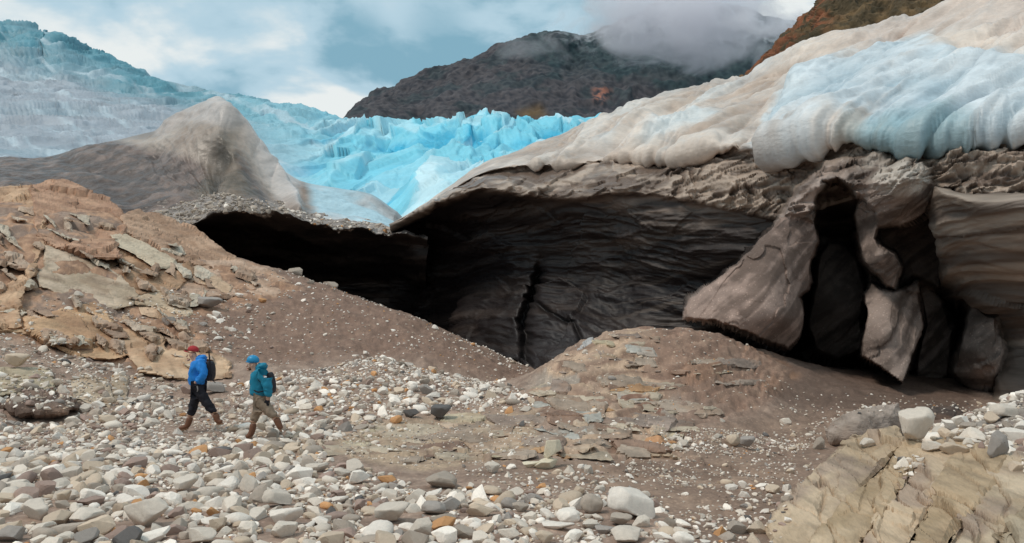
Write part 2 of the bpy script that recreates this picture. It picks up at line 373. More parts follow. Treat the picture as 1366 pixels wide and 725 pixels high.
def build_ground():
    nu, nv = 780, 500
    a = np.linspace(-1, 1, nu); a = .70 * a + .55 * a ** 9
    y = np.exp(np.linspace(math.log(2.2), math.log(75), nv - 26))
    y = np.r_[-120, -40, -15, -6, -2, 0, 1.2, y[:-1], np.exp(np.linspace(math.log(75), math.log(9000), 20))]; nv = len(y)
    wv = np.sqrt(y * y + 1); wv = np.where(y < 1.2, np.maximum(wv, 12 + np.abs(y)), wv)
    X = wv[:, None] * a[None]; Y = np.repeat(y[:, None], nu, 1); x = X.ravel(); yy = Y.ravel()
    z, px, py, mo, le, slope, mud, dark, fa, cid, bed, p = ground_z(x, yy, True)
    V = np.stack([x, yy, z], -1)
    n1 = fbm(p * .5, 4); n2 = fbm(p * 2.3 + 5, 4); n3 = fbm(p * 9, 2)
    c = lerp(col(.215, .180, .155), col(.31, .27, .235), sstep(n2, -.4, .5))
    c = lerp(c, col(.185, .140, .115), slope * .9)
    c = lerp(c, col(.25, .195, .16), slope * sstep(n2, 0, .6) * .6)
    c = lerp(c, lerp(col(.20, .163, .135), col(.27, .225, .185), sstep(n1, -.4, .4)), mud)
    c = lerp(c, col(.115, .088, .072), mud * sstep(n1 + .5 * n2, .2, .6) * .6)
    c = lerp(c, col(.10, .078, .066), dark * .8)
    rk = lerp(col(.33, .275, .225), col(.43, .37, .29), sstep(n2, -.3, .4)); rk = lerp(rk, col(.17, .125, .10), sstep(np.sin(bed * 2.6 + 3 * n1), .1, .8) * .8)
    rk = lerp(rk, col(.46, .27, .13), (cid > .86) * .75); rk = lerp(rk, col(.30, .31, .29), (cid < .16) * .8); rk = lerp(rk, col(.17, .10, .075), ((cid > .44) & (cid < .53)) * .7)
    # brown clay masks the rock on the right flank and on the crown of the mound
    clay = np.clip(soft(px, py, [(880, 420), (1010, 440), (1090, 520), (1020, 590), (900, 600), (900, 540), (860, 480)], 26) + .7 * sstep(n1, .15, .5), 0, 1) * (yy > 12)
    rk = lerp(rk, lerp(col(.19, .142, .115), col(.25, .19, .155), sstep(n2, -.3, .4)), clay * .85)
    c = lerp(c, rk, mo); c = lerp(c, lerp(col(.36, .32, .25), col(.25, .21, .17), sstep(n2 + .4 * np.sin(bed * 3), 0, .6)), le)
    lo_ = soft(px, py, [(-60, 240), (150, 250), (260, 300), (400, 388), (330, 410), (250, 425), (310, 500), (200, 500), (60, 460), (-60, 440)], 8) * (yy > 19) * (yy < 42)
    c = lerp(c, lerp(col(.24, .165, .115), col(.40, .29, .205), sstep(n2, -.3, .4)), lo_ * sstep(n1 + .6 * n2, -.45, .05) * .9)
    c = c * (1 + .22 * n3)[:, None] * (1.12, .92, .82)
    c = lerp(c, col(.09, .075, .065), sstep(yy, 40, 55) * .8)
    o = mesh_np('ground', V, gridfaces(nv, nu), M_GROUND, c); tag(o, kind='structure')
    return o
GROUND = build_ground(); print('ground', time.time() - T0)

# ------------------------------------------------------------------ glacier on the right, with its dark hollowed wall
GL = thing('glacier', 'huge overhanging glacier front with pale crust above a dark hollow wall', 'glacier', tuple(P(950, 480, 36)))
XS = [520, 540, 580, 640, 700, 760, 830, 900, 960, 1030, 1090, 1150, 1220, 1300, 1366, 1500, 1750]
n_ = len(XS)
def R(py, Y): assert len(py) == n_ and len(Y) == n_, (len(py), len(Y)); return (py, Y)
SKY_Y = [51, 52, 54, 56, 58, 60, 60, 60, 58, 56, 54, 52, 50, 48, 46, 44, 42]
s_py = [300, 289, 263, 221, 200, 174, 153, 128, 110, 91, 60, 43, 24, -10, -42, -95, -150]
m_py = [302, 291, 268, 233, 222, 224, 214, 216, 202, 204, 187, 190, 197, 190, 184, 180, 175]; m_Y = [50.8, 51, 49.5, 47, 45, 43, 40, 37, 34, 31, 29, 27.5, 26, 25, 24, 22, 21]
l_py = [303, 293, 273, 251, 258, 262, 253, 260, 270, 284, 276, 258, 242, 256, 254, 254, 254]; l_Y = [50.5, 50.5, 48, 44, 42, 40, 37.2, 35.2, 33.4, 31.6, 30.4, 28.6, 26.4, 24.7, 23.7, 22.2, 21.2]
mix = lambda a, b, t: [x + (y - x) * t for x, y in zip(a, b)]
rows = [R([y + 60 for y in s_py], [y + 40 for y in SKY_Y]),
        R([y + 8 for y in s_py], [y + 9 for y in SKY_Y]),
        R(s_py, SKY_Y),
        R(mix(s_py, m_py, .28), mix(SKY_Y, m_Y, .36)),
        R(mix(s_py, m_py, .62), mix(SKY_Y, m_Y, .74)),
        R(mix(s_py, m_py, .90), mix(SKY_Y, m_Y, .99)),
        R(m_py, [y + .9 for y in m_Y]),
        R(mix(m_py, l_py, .4), [y + .2 for y in mix(m_Y, l_Y, .5)]),
        R(l_py, l_Y),
        R([y + 12 for y in l_py], [y + c for y, c in zip(l_Y, [2.6, 2.6, 2.4, 2.0, 1.7, 1.3, .9, .6, .5, .5, .5, .5, .6, .6, .6, .6, .6])]),
        R([340, 330, 315, 302, 310, 318, 318, 326, 334, 342, 336, 322, 310, 310, 310, 310, 310], [58, 58, 55, 50, 46.5, 43, 39.2, 36.6, 34.2, 32.5, 32, 31.5, 29.0, 26.4, 25, 24, 23]),
        R([390, 380, 375, 370, 375, 380, 380, 380, 380, 390, 390, 390, 390, 390, 390, 390, 390], [60, 60, 57, 52, 46, 43, 40, 37.5, 36, 35, 35, 34.5, 32, 29, 27.5, 27, 26]),
        R([440, 440, 445, 450, 450, 450, 450, 450, 450, 460, 460, 460, 460, 455, 455, 455, 455], [58, 58, 54, 48, 42, 39, 38, 37, 36.5, 36.5, 36.5, 36, 34, 31, 29, 28, 27]),
        R([540, 540, 540, 545, 545, 540, 540, 540, 550, 560, 570, 580, 585, 590, 590, 590, 590], [57, 57, 52, 45, 38.5, 36.5, 36.5, 37, 37, 37.5, 37.5, 37, 36, 33, 31, 30, 29]),
        R([640] * n_, [62] * n_)]
counts = [3, 6, 60, 54, 44, 18, 26, 26, 16, 44, 58, 50, 50, 6]
G, gpx, gv = loft(XS, rows, 1150, counts, np.r_[np.linspace(520, 880, 260, endpoint=False), np.linspace(880, 1366, 790, endpoint=False), np.linspace(1366, 1750, 100)], 26)
V = G.reshape(-1, 3); Fg = gridfaces(*G.shape[:2]); px = gpx.ravel(); v = gv.ravel()
# masses that stand out of the wall and hang in front of it: (outline, distances, edge width, tone)
PT = [
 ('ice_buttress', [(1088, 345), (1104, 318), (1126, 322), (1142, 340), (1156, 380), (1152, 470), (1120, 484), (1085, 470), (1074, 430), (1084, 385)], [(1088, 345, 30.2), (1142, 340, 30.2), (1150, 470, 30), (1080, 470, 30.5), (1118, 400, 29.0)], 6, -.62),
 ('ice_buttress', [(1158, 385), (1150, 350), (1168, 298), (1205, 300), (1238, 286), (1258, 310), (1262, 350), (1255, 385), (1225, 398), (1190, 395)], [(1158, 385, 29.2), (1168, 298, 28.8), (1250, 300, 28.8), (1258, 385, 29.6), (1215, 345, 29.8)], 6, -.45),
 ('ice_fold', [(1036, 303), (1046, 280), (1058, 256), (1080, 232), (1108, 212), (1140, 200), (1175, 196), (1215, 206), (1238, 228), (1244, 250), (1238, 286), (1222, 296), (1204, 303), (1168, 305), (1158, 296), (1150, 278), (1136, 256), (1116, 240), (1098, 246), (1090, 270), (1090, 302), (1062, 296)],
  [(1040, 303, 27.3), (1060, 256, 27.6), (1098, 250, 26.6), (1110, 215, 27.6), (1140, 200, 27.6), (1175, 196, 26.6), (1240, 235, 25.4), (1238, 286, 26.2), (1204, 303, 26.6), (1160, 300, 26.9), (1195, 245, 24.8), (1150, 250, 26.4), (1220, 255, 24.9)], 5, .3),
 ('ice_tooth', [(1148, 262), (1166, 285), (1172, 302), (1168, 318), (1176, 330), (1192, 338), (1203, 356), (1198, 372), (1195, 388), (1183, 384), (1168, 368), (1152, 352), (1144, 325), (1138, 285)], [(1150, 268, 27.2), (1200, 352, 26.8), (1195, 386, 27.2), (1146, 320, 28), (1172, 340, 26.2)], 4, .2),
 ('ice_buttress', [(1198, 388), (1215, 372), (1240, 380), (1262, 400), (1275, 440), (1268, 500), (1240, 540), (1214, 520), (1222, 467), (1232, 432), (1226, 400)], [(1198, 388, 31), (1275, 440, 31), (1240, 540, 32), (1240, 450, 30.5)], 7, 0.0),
 ('ice_fin', [(1151, 392), (1162, 378), (1176, 384), (1191, 389), (1205, 385), (1222, 376), (1228, 400), (1233, 432), (1221, 467), (1211, 500), (1204, 515), (1182, 498), (1148, 476), (1150, 450), (1155, 421)],
  [(1151, 392, 27.6), (1222, 376, 28), (1232, 432, 27.6), (1204, 514, 25.2), (1148, 476, 26.6), (1190, 440, 25.6)], 3, .15),
 ('ice_fin', [(1030, 305), (1040, 292), (1060, 288), (1089, 298), (1093, 324), (1082, 346), (1083, 372), (1080, 388), (1067, 396), (1074, 414), (1071, 440), (1064, 454), (1052, 467), (1030, 460), (1003, 448), (979, 439), (954, 430), (932, 429), (912, 426), (914, 412), (922, 398), (938, 384), (958, 371), (982, 352), (1004, 331)],
  [(1033, 299, 26.9), (1089, 301, 27.4), (1080, 388, 27.2), (1068, 440, 26.6), (1050, 466, 27.2), (979, 439, 24.9), (912, 427, 26.3), (922, 398, 26.6), (958, 371, 26.6), (1000, 400, 24.9), (1030, 350, 25.7), (1052, 425, 25.3)], 3, .35),
 ('ice_buttress', [(1292, 400), (1330, 424), (1338, 470), (1328, 520), (1305, 545), (1288, 520), (1268, 500), (1280, 450)], [(1292, 415, 28), (1336, 470, 26.6), (1288, 520, 29), (1310, 480, 26.6)], 6, .1),
]
wall0 = sstep(v, 7.6, 8.4); pmask = []; ppy0 = proj(V)
rg_ = 1.6 * fbm(np.stack([ppy0[0] / 16, ppy0[1] / 16, ppy0[0] * 0], -1), 3), 1.6 * fbm(np.stack([ppy0[0] / 16, ppy0[1] / 16, ppy0[0] * 0 + 7], -1), 3)
for nm_, pl_, dp_, s_, tn_ in PT:
    m_ = soft(ppy0[0] + rg_[0], ppy0[1] + rg_[1], pl_, s_) * (wall0 if nm_ != 'ice_fold' else sstep(v, 6.4, 7.4)); ix = np.where(m_ > 0)[0]; dp_ = np.array(dp_, float)
    Yt_ = RBF(dp_[:, :2] / 100, dp_[:, 2])(np.c_[ppy0[0][ix], ppy0[1][ix]] / 100); cur = V[ix, 1]; V[ix] = P(ppy0[0][ix], ppy0[1][ix], cur + (Yt_ - cur) * m_[ix]); pmask.append(m_)
fin = np.max(pmask, 0)
N = vnormals(V, Fg)
sgn = np.sign(-(N[(v > 6)] * V[v > 6]).sum(1).mean()); N = N * sgn
top = sstep(v, 6.3, 5.6) * sstep(v, .8, 2); band = sstep(v, 5.9, 6.3) * sstep(v, 9.0, 8.2); wall = sstep(v, 8.6, 9.6)
pxx, pyy = proj(V)
# scalloped melt surface: long lobes that climb to the right
q = V @ np.array([[.85, .1, .55], [0, 1, 0], [-.55, 0, .85]]).T     # rotated so lobes run up-right
wv = np.stack([fbm(V * .06, 3), fbm(V * .06 + 5, 3), fbm(V * .06 + 9, 3)], -1)
q1 = (V * (.075, .075, .20)) + wv * .55; q1[:, 2] -= V[:, 0] * .085
sc = ridged(q1, 2, 2.1, .5); sc2 = ridged(q1 * 2.6 + 3, 3, 2.0, .5)
def bowl(x): return -np.abs(x) ** .8
ss_ = pxx * .88 - pyy * .47; tt_ = pxx * .47 + pyy * .88
ql_ = np.stack([ss_ / 215., tt_ / 38., V[:, 1] * .01], -1); ql_ = ql_ + .45 * np.stack([fbm(ql_ * .8, 2), fbm(ql_ * .8 + 4, 3), ql_[:, 0] * 0], -1)
sab = lambda x: np.sqrt(x * x + .004)
bil = sab(perlin(ql_)) + .5 * sab(perlin(ql_ * (2.1, 2.0, 1) + 5)) + .24 * sab(perlin(ql_ * (4, 4.3, 2) + 9)) + .12 * sab(perlin(ql_ * (8, 9, 2) + 2))
sc = np.clip(bil * 2.2 - .7, -1, 1.2)
def shing(t, w, p):      # overlapping shells: swelling downwards, then cut back under
    t = t / w + p; f = t - np.floor(t); return sstep(f, 0, .82) * (1 - sstep(f, .84, 1.0))
sh1 = shing(tt_ + 26 * fbm(ql_ * .7 + 3, 3), 62, 0) ; sh2 = shing(pyy + .16 * pxx + .42 * np.clip(pxx - 850, 0, 220) + 46 * fbm(np.stack([pxx / 120, pyy / 50, pxx * 0], -1), 5), 21, .3)
BLUE0 = [(1016, 206), (1030, 160), (1060, 118), (1110, 92), (1170, 76), (1235, 64), (1290, 84), (1366, 100), (1480, 95), (1480, 196), (1366, 184), (1290, 194), (1215, 202), (1110, 180), (1050, 196)]
D = (top * (1.75 * bil + .55 * sh1 * (.5 + .5 * sstep(pyy, 60, 180)) - .7 + .08 * fbm(V * 1.2, 4)) + .8 * soft(pxx, pyy, BLUE0, 9) * top) * np.clip(V[:, 1] / 46, .4, 1.2) * (.25 + .75 * sstep(pxx, 580, 820))
qb = V * (.10, .10, .62) + wv * .7; qb[:, 2] -= V[:, 0] * .07
qb = np.stack([(pxx + pyy * .6) / 75., pyy / 26. + pxx / 190., V[:, 1] * .03], -1); qb = qb + .5 * np.stack([fbm(qb * .7, 3)] * 3, -1)
bb = 1.1 - 2.4 * np.abs(perlin(qb)) - 1.0 * np.abs(perlin(qb * 2.3 + 3)); fbk, _, _ = facet(qb * (1.0, 1.4, 1), .9)
shm = .15 + .85 * sstep(fbm(np.stack([pxx / 60, pyy / 25, pxx * 0 + 4], -1), 3), -.25, .45)
fb2, _, _ = facet(np.stack([(pxx + pyy * .8) / 38., (pyy + .45 * pxx) / 15., V[:, 1] * .03], -1) + .4 * fbm(qb * 1.3, 3)[:, None], 1.0)
D += band * (.20 * bb + (.30 + .06 * sstep(pxx, 800, 900)) * sh2 * shm + .22 * fbk + .20 * fb2 + .09 * fbm(qb * 4, 4) + .03 * fbm(V * 3, 3))
qw = V * (.07, .07, .5) + wv * .8; qw[:, 2] += V[:, 0] * .03
ff, fc, fe = facet(V * (.16, .16, .35) + wv * .6, .9)
D += wall * (1 - fin) * (.45 * ridged(qw, 4, 2.2, .55) + .16 * ridged(qw * (3, 3, 4.5), 4) + .6 * fbm(V * (.12, .12, .14), 3) + .3 * ff)
# great recesses behind the hanging fins, the crack in the wall, buttress bands on the right
def recess(poly, s): return soft(pxx, pyy, poly, s)
uf = V[:, 0] * .75 + V[:, 2] * .66; tf = -V[:, 0] * .66 + V[:, 2] * .75
qf = np.stack([uf * .35, V[:, 1] * .12, tf * .9], -1); qf = qf + .25 * np.stack([fbm(V * .5, 3)] * 3, -1); fa1, fi1, fe1 = facet(qf * .8 + 3, 1.0); fa2, _, fe2 = facet(qf * 2.2 + 8, 1.0)
D += fin * (.20 * fa1 + .05 * fa2 + .05 * ridged(qf * (.6, 1, 3.5), 3) + .010 * fbm(V * 3, 2)) * (1 + 1.6 * pmask[2] + .6 * pmask[3] - .6 * pmask[6])
r1 = recess([(1085, 262), (1105, 240), (1125, 250), (1150, 300), (1165, 400), (1155, 470), (1100, 490), (1060, 470), (1080, 380), (1092, 320)], 16)
r2 = recess([(1215, 330), (1245, 330), (1258, 370), (1300, 420), (1330, 520), (1290, 560), (1205, 540), (1215, 430), (1200, 390)], 14)
crack = np.exp(-(edist(pxx, pyy, [(722, 330), (712, 375), (708, 400), (697, 430), (700, 470), (690, 520)], False) / 5.5) ** 2) * sstep(pyy, 330, 380)
crack2 = np.exp(-(edist(pxx, pyy, [(700, 395), (730, 412), (765, 430), (778, 460), (760, 500)], False) / 3.0) ** 2)
butt = recess([(1240, 250), (1420, 250), (1420, 420), (1330, 420), (1290, 400), (1262, 372), (1250, 330)], 18) * sstep(v, 8.3, 9.3)
butt2 = recess([(1325, 425), (1420, 400), (1420, 560), (1340, 560), (1300, 500), (1290, 450)], 14) * sstep(v, 8.3, 9.3)
tocam = np.stack([-V[:, 0] * .6, -V[:, 1], 0 * V[:, 0]], -1); tocam /= np.linalg.norm(tocam, axis=1)[:, None]
dirn = lerp(N, tocam, (band * .75 + top * .15)); V2 = V + lerp(dirn, tocam, fin * .85) * D[:, None]
back = np.stack([V[:, 0], V[:, 1], V[:, 2] - CAMZ], -1); back /= np.linalg.norm(back, axis=1)[:, None]
back[:, 2] *= .2
V2 = V2 + back * (r1 * 1.6 * wall * (1 - fin) + r2 * 2.6 * wall * (1 - fin) + crack * 1.8 * wall + crack2 * .8 * wall - (butt * 3.0 + butt2 * 2.5) * (1 - fin))[:, None]
V = V2; n1 = fbm(V * .16, 4); n2 = fbm(V * .9 + 3, 4); strata = fbm(V * (.10, .10, 1.6) + wv * .9, 5)
# colours: dirty cream crust, blue clean ice in the middle right, tan laminated band, near-black clear ice in the hollow
crust = lerp(col(.40, .30, .235), col(.70, .60, .52), sstep(sc + .7 * n1 + .2, -.6, .9))
crust = lerp(crust, col(.33, .25, .20), sstep(n1 - .3 * sc, .05, .6) * .6); crust = lerp(crust, col(.26, .20, .16), sstep(pyy, 150, 250) * sstep(v, 4.6, 5.9) * .7 * sstep(n2 + n1, -.6, .3) * (1 - .8 * sstep(pxx, 1000, 1060)))
BLUE = [(1012, 192), (1030, 150), (1060, 112), (1110, 88), (1170, 72), (1235, 58), (1290, 78), (1366, 95), (1480, 90), (1480, 200), (1366, 182), (1290, 192), (1215, 200), (1110, 178), (1050, 188)]
nb_ = fbm(ql_ * 1.7 + 11, 4); bl = sstep(soft(pxx, pyy, BLUE, 42) * 1.15 + .45 * nb_ + .15 * n2, .25, .95)
bl2 = soft(pxx, pyy, [(760, 180), (900, 135), (1060, 85), (1080, 130), (1010, 190), (870, 205)], 26) * .75 * sstep(nb_, -.2, .5)
crust = lerp(crust, lerp(col(.38, .475, .53), col(.61, .66, .69), sstep(sc + .6 * n1, -.5, .7)), np.clip(bl, 0, 1)); crust = lerp(crust, col(.58, .64, .66), np.clip(bl2, 0, 1))
crust = lerp(crust, col(.20, .34, .38), soft(pxx, pyy, [(1130, 178), (1220, 160), (1300, 172), (1300, 192), (1215, 204), (1140, 190)], 12) * .7)
warm = soft(pxx, pyy, [(1100, 60), (1260, -20), (1500, -90), (1500, 45), (1366, 55), (1240, 45), (1150, 70)], 20)
crust = lerp(crust, col(.60, .50, .44), warm * .7)
bandc = lerp(col(.15, .108, .085), col(.42, .33, .265), sstep(strata + .5 * bb + .5 * sh2, -.1, .9))
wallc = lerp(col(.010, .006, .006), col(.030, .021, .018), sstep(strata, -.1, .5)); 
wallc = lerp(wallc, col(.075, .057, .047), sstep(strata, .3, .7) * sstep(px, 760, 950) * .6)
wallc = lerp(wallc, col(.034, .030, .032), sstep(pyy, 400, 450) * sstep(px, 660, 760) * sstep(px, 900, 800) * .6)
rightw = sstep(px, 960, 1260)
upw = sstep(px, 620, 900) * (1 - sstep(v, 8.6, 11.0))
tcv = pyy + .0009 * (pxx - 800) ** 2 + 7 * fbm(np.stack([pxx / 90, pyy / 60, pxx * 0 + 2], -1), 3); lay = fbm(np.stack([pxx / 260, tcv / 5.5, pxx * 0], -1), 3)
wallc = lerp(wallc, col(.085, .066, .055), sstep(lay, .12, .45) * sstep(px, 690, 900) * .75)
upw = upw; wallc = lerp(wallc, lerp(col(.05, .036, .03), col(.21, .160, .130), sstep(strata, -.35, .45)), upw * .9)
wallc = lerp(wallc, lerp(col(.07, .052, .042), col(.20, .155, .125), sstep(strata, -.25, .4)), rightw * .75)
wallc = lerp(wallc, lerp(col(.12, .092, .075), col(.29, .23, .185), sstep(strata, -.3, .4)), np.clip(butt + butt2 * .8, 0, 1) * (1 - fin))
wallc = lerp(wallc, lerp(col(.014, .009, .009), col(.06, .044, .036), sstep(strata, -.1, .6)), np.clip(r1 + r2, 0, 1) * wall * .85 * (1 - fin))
sf_ = fbm(np.stack([uf * .25, V[:, 1] * .1, tf * 2.6], -1), 4) + .4 * fbm(V * 2.5, 3)
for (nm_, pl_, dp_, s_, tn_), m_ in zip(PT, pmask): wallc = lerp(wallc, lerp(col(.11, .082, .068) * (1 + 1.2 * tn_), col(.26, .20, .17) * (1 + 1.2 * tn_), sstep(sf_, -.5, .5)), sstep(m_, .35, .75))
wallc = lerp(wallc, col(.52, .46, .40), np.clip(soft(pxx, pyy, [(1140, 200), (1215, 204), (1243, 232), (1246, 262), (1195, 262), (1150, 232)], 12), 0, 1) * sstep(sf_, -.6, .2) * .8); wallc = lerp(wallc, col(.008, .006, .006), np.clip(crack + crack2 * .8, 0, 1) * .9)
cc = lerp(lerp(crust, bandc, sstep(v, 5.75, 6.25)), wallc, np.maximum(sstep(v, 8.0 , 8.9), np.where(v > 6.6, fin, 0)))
cc = cc * (1 + .14 * n2)[:, None]
fm = v.reshape(G.shape[:2])
ii = int(np.argmax(fm[:, 0] >= 8.5))
def sub(name, r0, r1, mat):
    k = slice(r0, r1); nu = G.shape[1]
    return mesh_np(name, V.reshape(-1, nu, 3)[k].reshape(-1, 3), gridfaces(r1 - r0, nu), mat, cc.reshape(-1, nu, 3)[k].reshape(-1, 3), parent=GL)
o = sub('ice_crust', 0, ii + 1, M_ICE)
own = np.full(len(V), -1)
for k_, m_ in enumerate(pmask): own[m_ > .5] = k_
fo_ = own[Fg]; fid = np.where((fo_ == fo_[:, :1]).all(1), fo_[:, 0], -1); fid[fid >= 0] = fid[fid >= 0]
lowf = (np.arange(len(Fg)) // (G.shape[1] - 1)) >= ii
labs = {2: 'jagged pale-tipped fold of ice arching above the dark gap', 5: 'hanging blade of ice with pointed tip', 6: 'grey-brown wedge of sandy ice pointing left'}
for k_ in range(-1, len(PT)):
    sel = Fg[lowf & (fid == k_)]
    if len(sel) == 0: continue
    keep = np.unique(sel); rm = np.zeros(len(V), int); rm[keep] = np.arange(len(keep))
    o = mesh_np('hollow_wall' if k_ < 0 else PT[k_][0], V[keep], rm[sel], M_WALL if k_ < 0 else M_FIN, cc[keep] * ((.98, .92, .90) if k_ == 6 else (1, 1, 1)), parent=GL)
    if k_ in labs: tag(o, labs[k_])
print('glacier', time.time() - T0)

# ------------------------------------------------------------------ left tongue: gravel-covered cave roof and its dark inside
CV = thing('cave_roof', 'low dark ice cave roof topped with grey gravel, left of the big glacier front', 'ice cave', tuple(P(380, 420, 52)))
XT = [180, 215, 240, 270, 300, 335, 370, 400, 440, 480, 530, 545, 570]
e_py = [310, 303, 296, 289, 284, 279, 284, 291, 299, 303, 311, 316, 325]
t_py = [290, 280, 272, 265, 265, 268, 275, 285, 295, 300, 307, 312, 322]
f_ = lambda c, n=13: [c] * n
rows = [(f_(300), f_(80)), ([y - 2 for y in t_py], f_(66)), (t_py, f_(58)), (e_py, [47, 47, 47, 46.5, 46, 46, 46.5, 47, 48, 49, 50, 51, 52]),
        ([y + 4 for y in e_py], [48.5] * 6 + [49, 49.5, 50.5, 51.5, 52, 53, 54]), ([y + 22 for y in e_py], f_(54)), ([y + 55 for y in e_py], f_(59)),
        (f_(380), f_(62)), (f_(450), f_(60)), (f_(560), f_(58))]
G, gpx, gv = loft(XT, rows, 420, [4, 8, 34, 10, 18, 26, 26, 26, 10])
V = G.reshape(-1, 3); Fg = gridfaces(*G.shape[:2]); v = gv.ravel(); N = vnormals(V, Fg); N *= np.sign(-(N[v > 6] * V[v > 6]).sum(1).mean())
tp = sstep(v, 3.3, 2.8); fa, cid, fe = facet(V * 1.6, .9)
D = tp * (.35 * fbm(V * .4, 3) + .10 * fa) + (1 - tp) * (.7 * ridged(V * (.12, .12, .4), 4) + .3 * ridged(V * (.4, .4, 1.4), 3)) * sstep(v, 3.2, 4.5)
eg = np.exp(-((v - 3.0) / .55) ** 2); V = V + N * D[:, None]; V[:, 2] += eg * (.45 * fbm(V * (.35, .05, .05), 4) + .14 * fbm(V * (1.6, .3, .3), 3)); n2 = fbm(V * 1.2, 3); st = fbm(V * (.15, .15, 1.3), 4)
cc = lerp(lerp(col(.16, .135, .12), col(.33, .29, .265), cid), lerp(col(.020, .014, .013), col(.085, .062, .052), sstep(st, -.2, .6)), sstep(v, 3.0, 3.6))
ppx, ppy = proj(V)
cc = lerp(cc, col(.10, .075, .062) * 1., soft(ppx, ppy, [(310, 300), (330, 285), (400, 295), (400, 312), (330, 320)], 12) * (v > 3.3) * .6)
nu = G.shape[1]; fm = v.reshape(G.shape[:2])[:, 0]; ii = int(np.argmax(fm >= 3.3))
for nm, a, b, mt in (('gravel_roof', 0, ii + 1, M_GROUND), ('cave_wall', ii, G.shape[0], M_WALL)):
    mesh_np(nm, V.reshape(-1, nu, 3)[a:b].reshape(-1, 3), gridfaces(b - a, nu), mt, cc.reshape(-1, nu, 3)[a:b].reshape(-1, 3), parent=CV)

# ------------------------------------------------------------------ brown ice hill with its pale peak (left)
HL = thing('ice_hill', 'brown debris-covered ice hill rising to a pale ridge above the ice cave', 'ice hill', tuple(P(260, 280, 66)))
XH = [-160, -60, 0, 50, 90, 130, 160, 190, 208, 222, 250, 275, 290, 303, 318, 335, 360, 400, 450, 495, 530, 548, 565]
h_s = [215, 212, 210, 212, 203, 193, 187, 180, 175, 160, 146, 136, 130, 137, 155, 182, 214, 241, 251, 259, 282, 300, 318]
h_b = [262, 255, 246, 250, 258, 268, 284, 292, 288, 284, 276, 272, 270, 270, 272, 276, 284, 294, 302, 306, 312, 318, 326]
k_ = len(XH); f_ = lambda c: [c] * k_
dS = [78] * 8 + [77, 78, 77, 75, 74, 74, 74, 74, 74, 74, 75, 76, 76, 76, 76]; dB = [58] * k_
rows = [([y + 60 for y in h_s], f_(105)), ([y + 12 for y in h_s], f_(86)), (h_s, dS),
        ([s + (b - s) * .33 for s, b in zip(h_s, h_b)], [70, 70, 70, 70, 70, 70, 70, 70, 71, 70.5, 69, 67.5, 66.5, 66.5, 67, 67.5, 68.5, 70, 71, 72, 73, 73, 73]),
        ([s + (b - s) * .67 for s, b in zip(h_s, h_b)], [63, 63, 63, 63, 63, 63, 63, 62.5, 63, 64, 65, 65.5, 65, 64, 63, 63, 64, 66, 67, 68, 69, 70, 70]),
        (h_b, dB), ([b + 40 for b in h_b], f_(58))]
G, gpx, gv = loft(XH, rows, 640, [4, 8, 60, 60, 60, 6])
V = G.reshape(-1, 3); Fg = gridfaces(*G.shape[:2]); px = gpx.ravel(); v = gv.ravel(); N = vnormals(V, Fg); N *= np.sign(-(N[v > 2.5] * V[v > 2.5]).sum(1).mean())
ppx, ppy = proj(V)
# furrows that run together into the gully under the peak
ang = np.arctan2(ppx - 284, 268 - ppy + 8); rr = np.hypot(ppx - 284, ppy - 262)
fur = ridged(np.stack([ang * 3.4 + .5 * fbm(V * .08, 2), rr * .004, ang * 0], -1), 3, 2.2, .55)
gz_ = np.exp(-((ang - .12) / .20) ** 2) * sstep(rr, 125, 50)
dg = fbm(np.stack([V[:, 0] * .10 + V[:, 2] * .28, V[:, 2] * .05, V[:, 1] * .08], -1), 4)
infur = sstep(rr, 170, 60) * sstep(v, 2.0, 2.9)
D = sstep(v, 1.7, 2.3) * (.42 * fur * infur * sstep(ppx, 312, 285) + .7 * dg * (1 - infur * .6) + .12 * fbm(V * .8, 4)) - .6 * gz_ + 1.1 * np.exp(-(edist(ppx, ppy, [(300, 150), (318, 170), (345, 207), (375, 250), (398, 292)], False) / 8.) ** 2) * sstep(v, 2.1, 2.6)
V = V + N * D[:, None]
n1 = fbm(V * .12, 4); n2 = fbm(V * .7, 4)
br = lerp(col(.085, .060, .050), col(.175, .125, .105), sstep(n2 + dg, -.5, .5)); br = lerp(br, col(.062, .047, .041), sstep(dg + .3 * n2, .22, .6) * .8)
tan = lerp(col(.26, .195, .155), col(.42, .345, .29), sstep(n1 + .5 * fur * sstep(ppx, 312, 285), -.4, .6))
PEAK = [(150, 184), (205, 178), (216, 152), (290, 120), (312, 140), (345, 190), (400, 236), (440, 250), (420, 280), (398, 296), (360, 268), (335, 225), (318, 200), (300, 205), (286, 238), (258, 212), (205, 200)]
pk = soft(ppx, ppy, PEAK, 9); c = lerp(br, tan, pk)
pale = soft(ppx, ppy, [(206, 178), (220, 152), (290, 120), (312, 140), (345, 190), (400, 238), (400, 290), (372, 268), (345, 225), (318, 176), (290, 164), (240, 166), (216, 184)], 7)
c = lerp(c, lerp(col(.40, .345, .315), col(.58, .54, .52), sstep(ppx, 230, 320)), pale * .85)
blue = soft(ppx, ppy, [(410, 236), (450, 246), (495, 255), (530, 280), (550, 318), (440, 318), (420, 290)], 9)
c = lerp(c, lerp(col(.42, .60, .68), col(.50, .52, .53), sstep(n1, -.2, .4)), blue)
olive = soft(ppx, ppy, [(255, 262), (282, 235), (292, 178), (312, 176), (318, 215), (345, 262), (280, 270)], 9)
c = lerp(c, col(.17, .14, .095), olive * .45); c = lerp(c, col(.055, .045, .036), np.clip(gz_ * 1.2, 0, 1) * .8)
c = c * (1 + .15 * n2)[:, None]
mesh_np('hill_ice', V, Fg, M_ICE, c, parent=HL); print('hill', time.time() - T0)

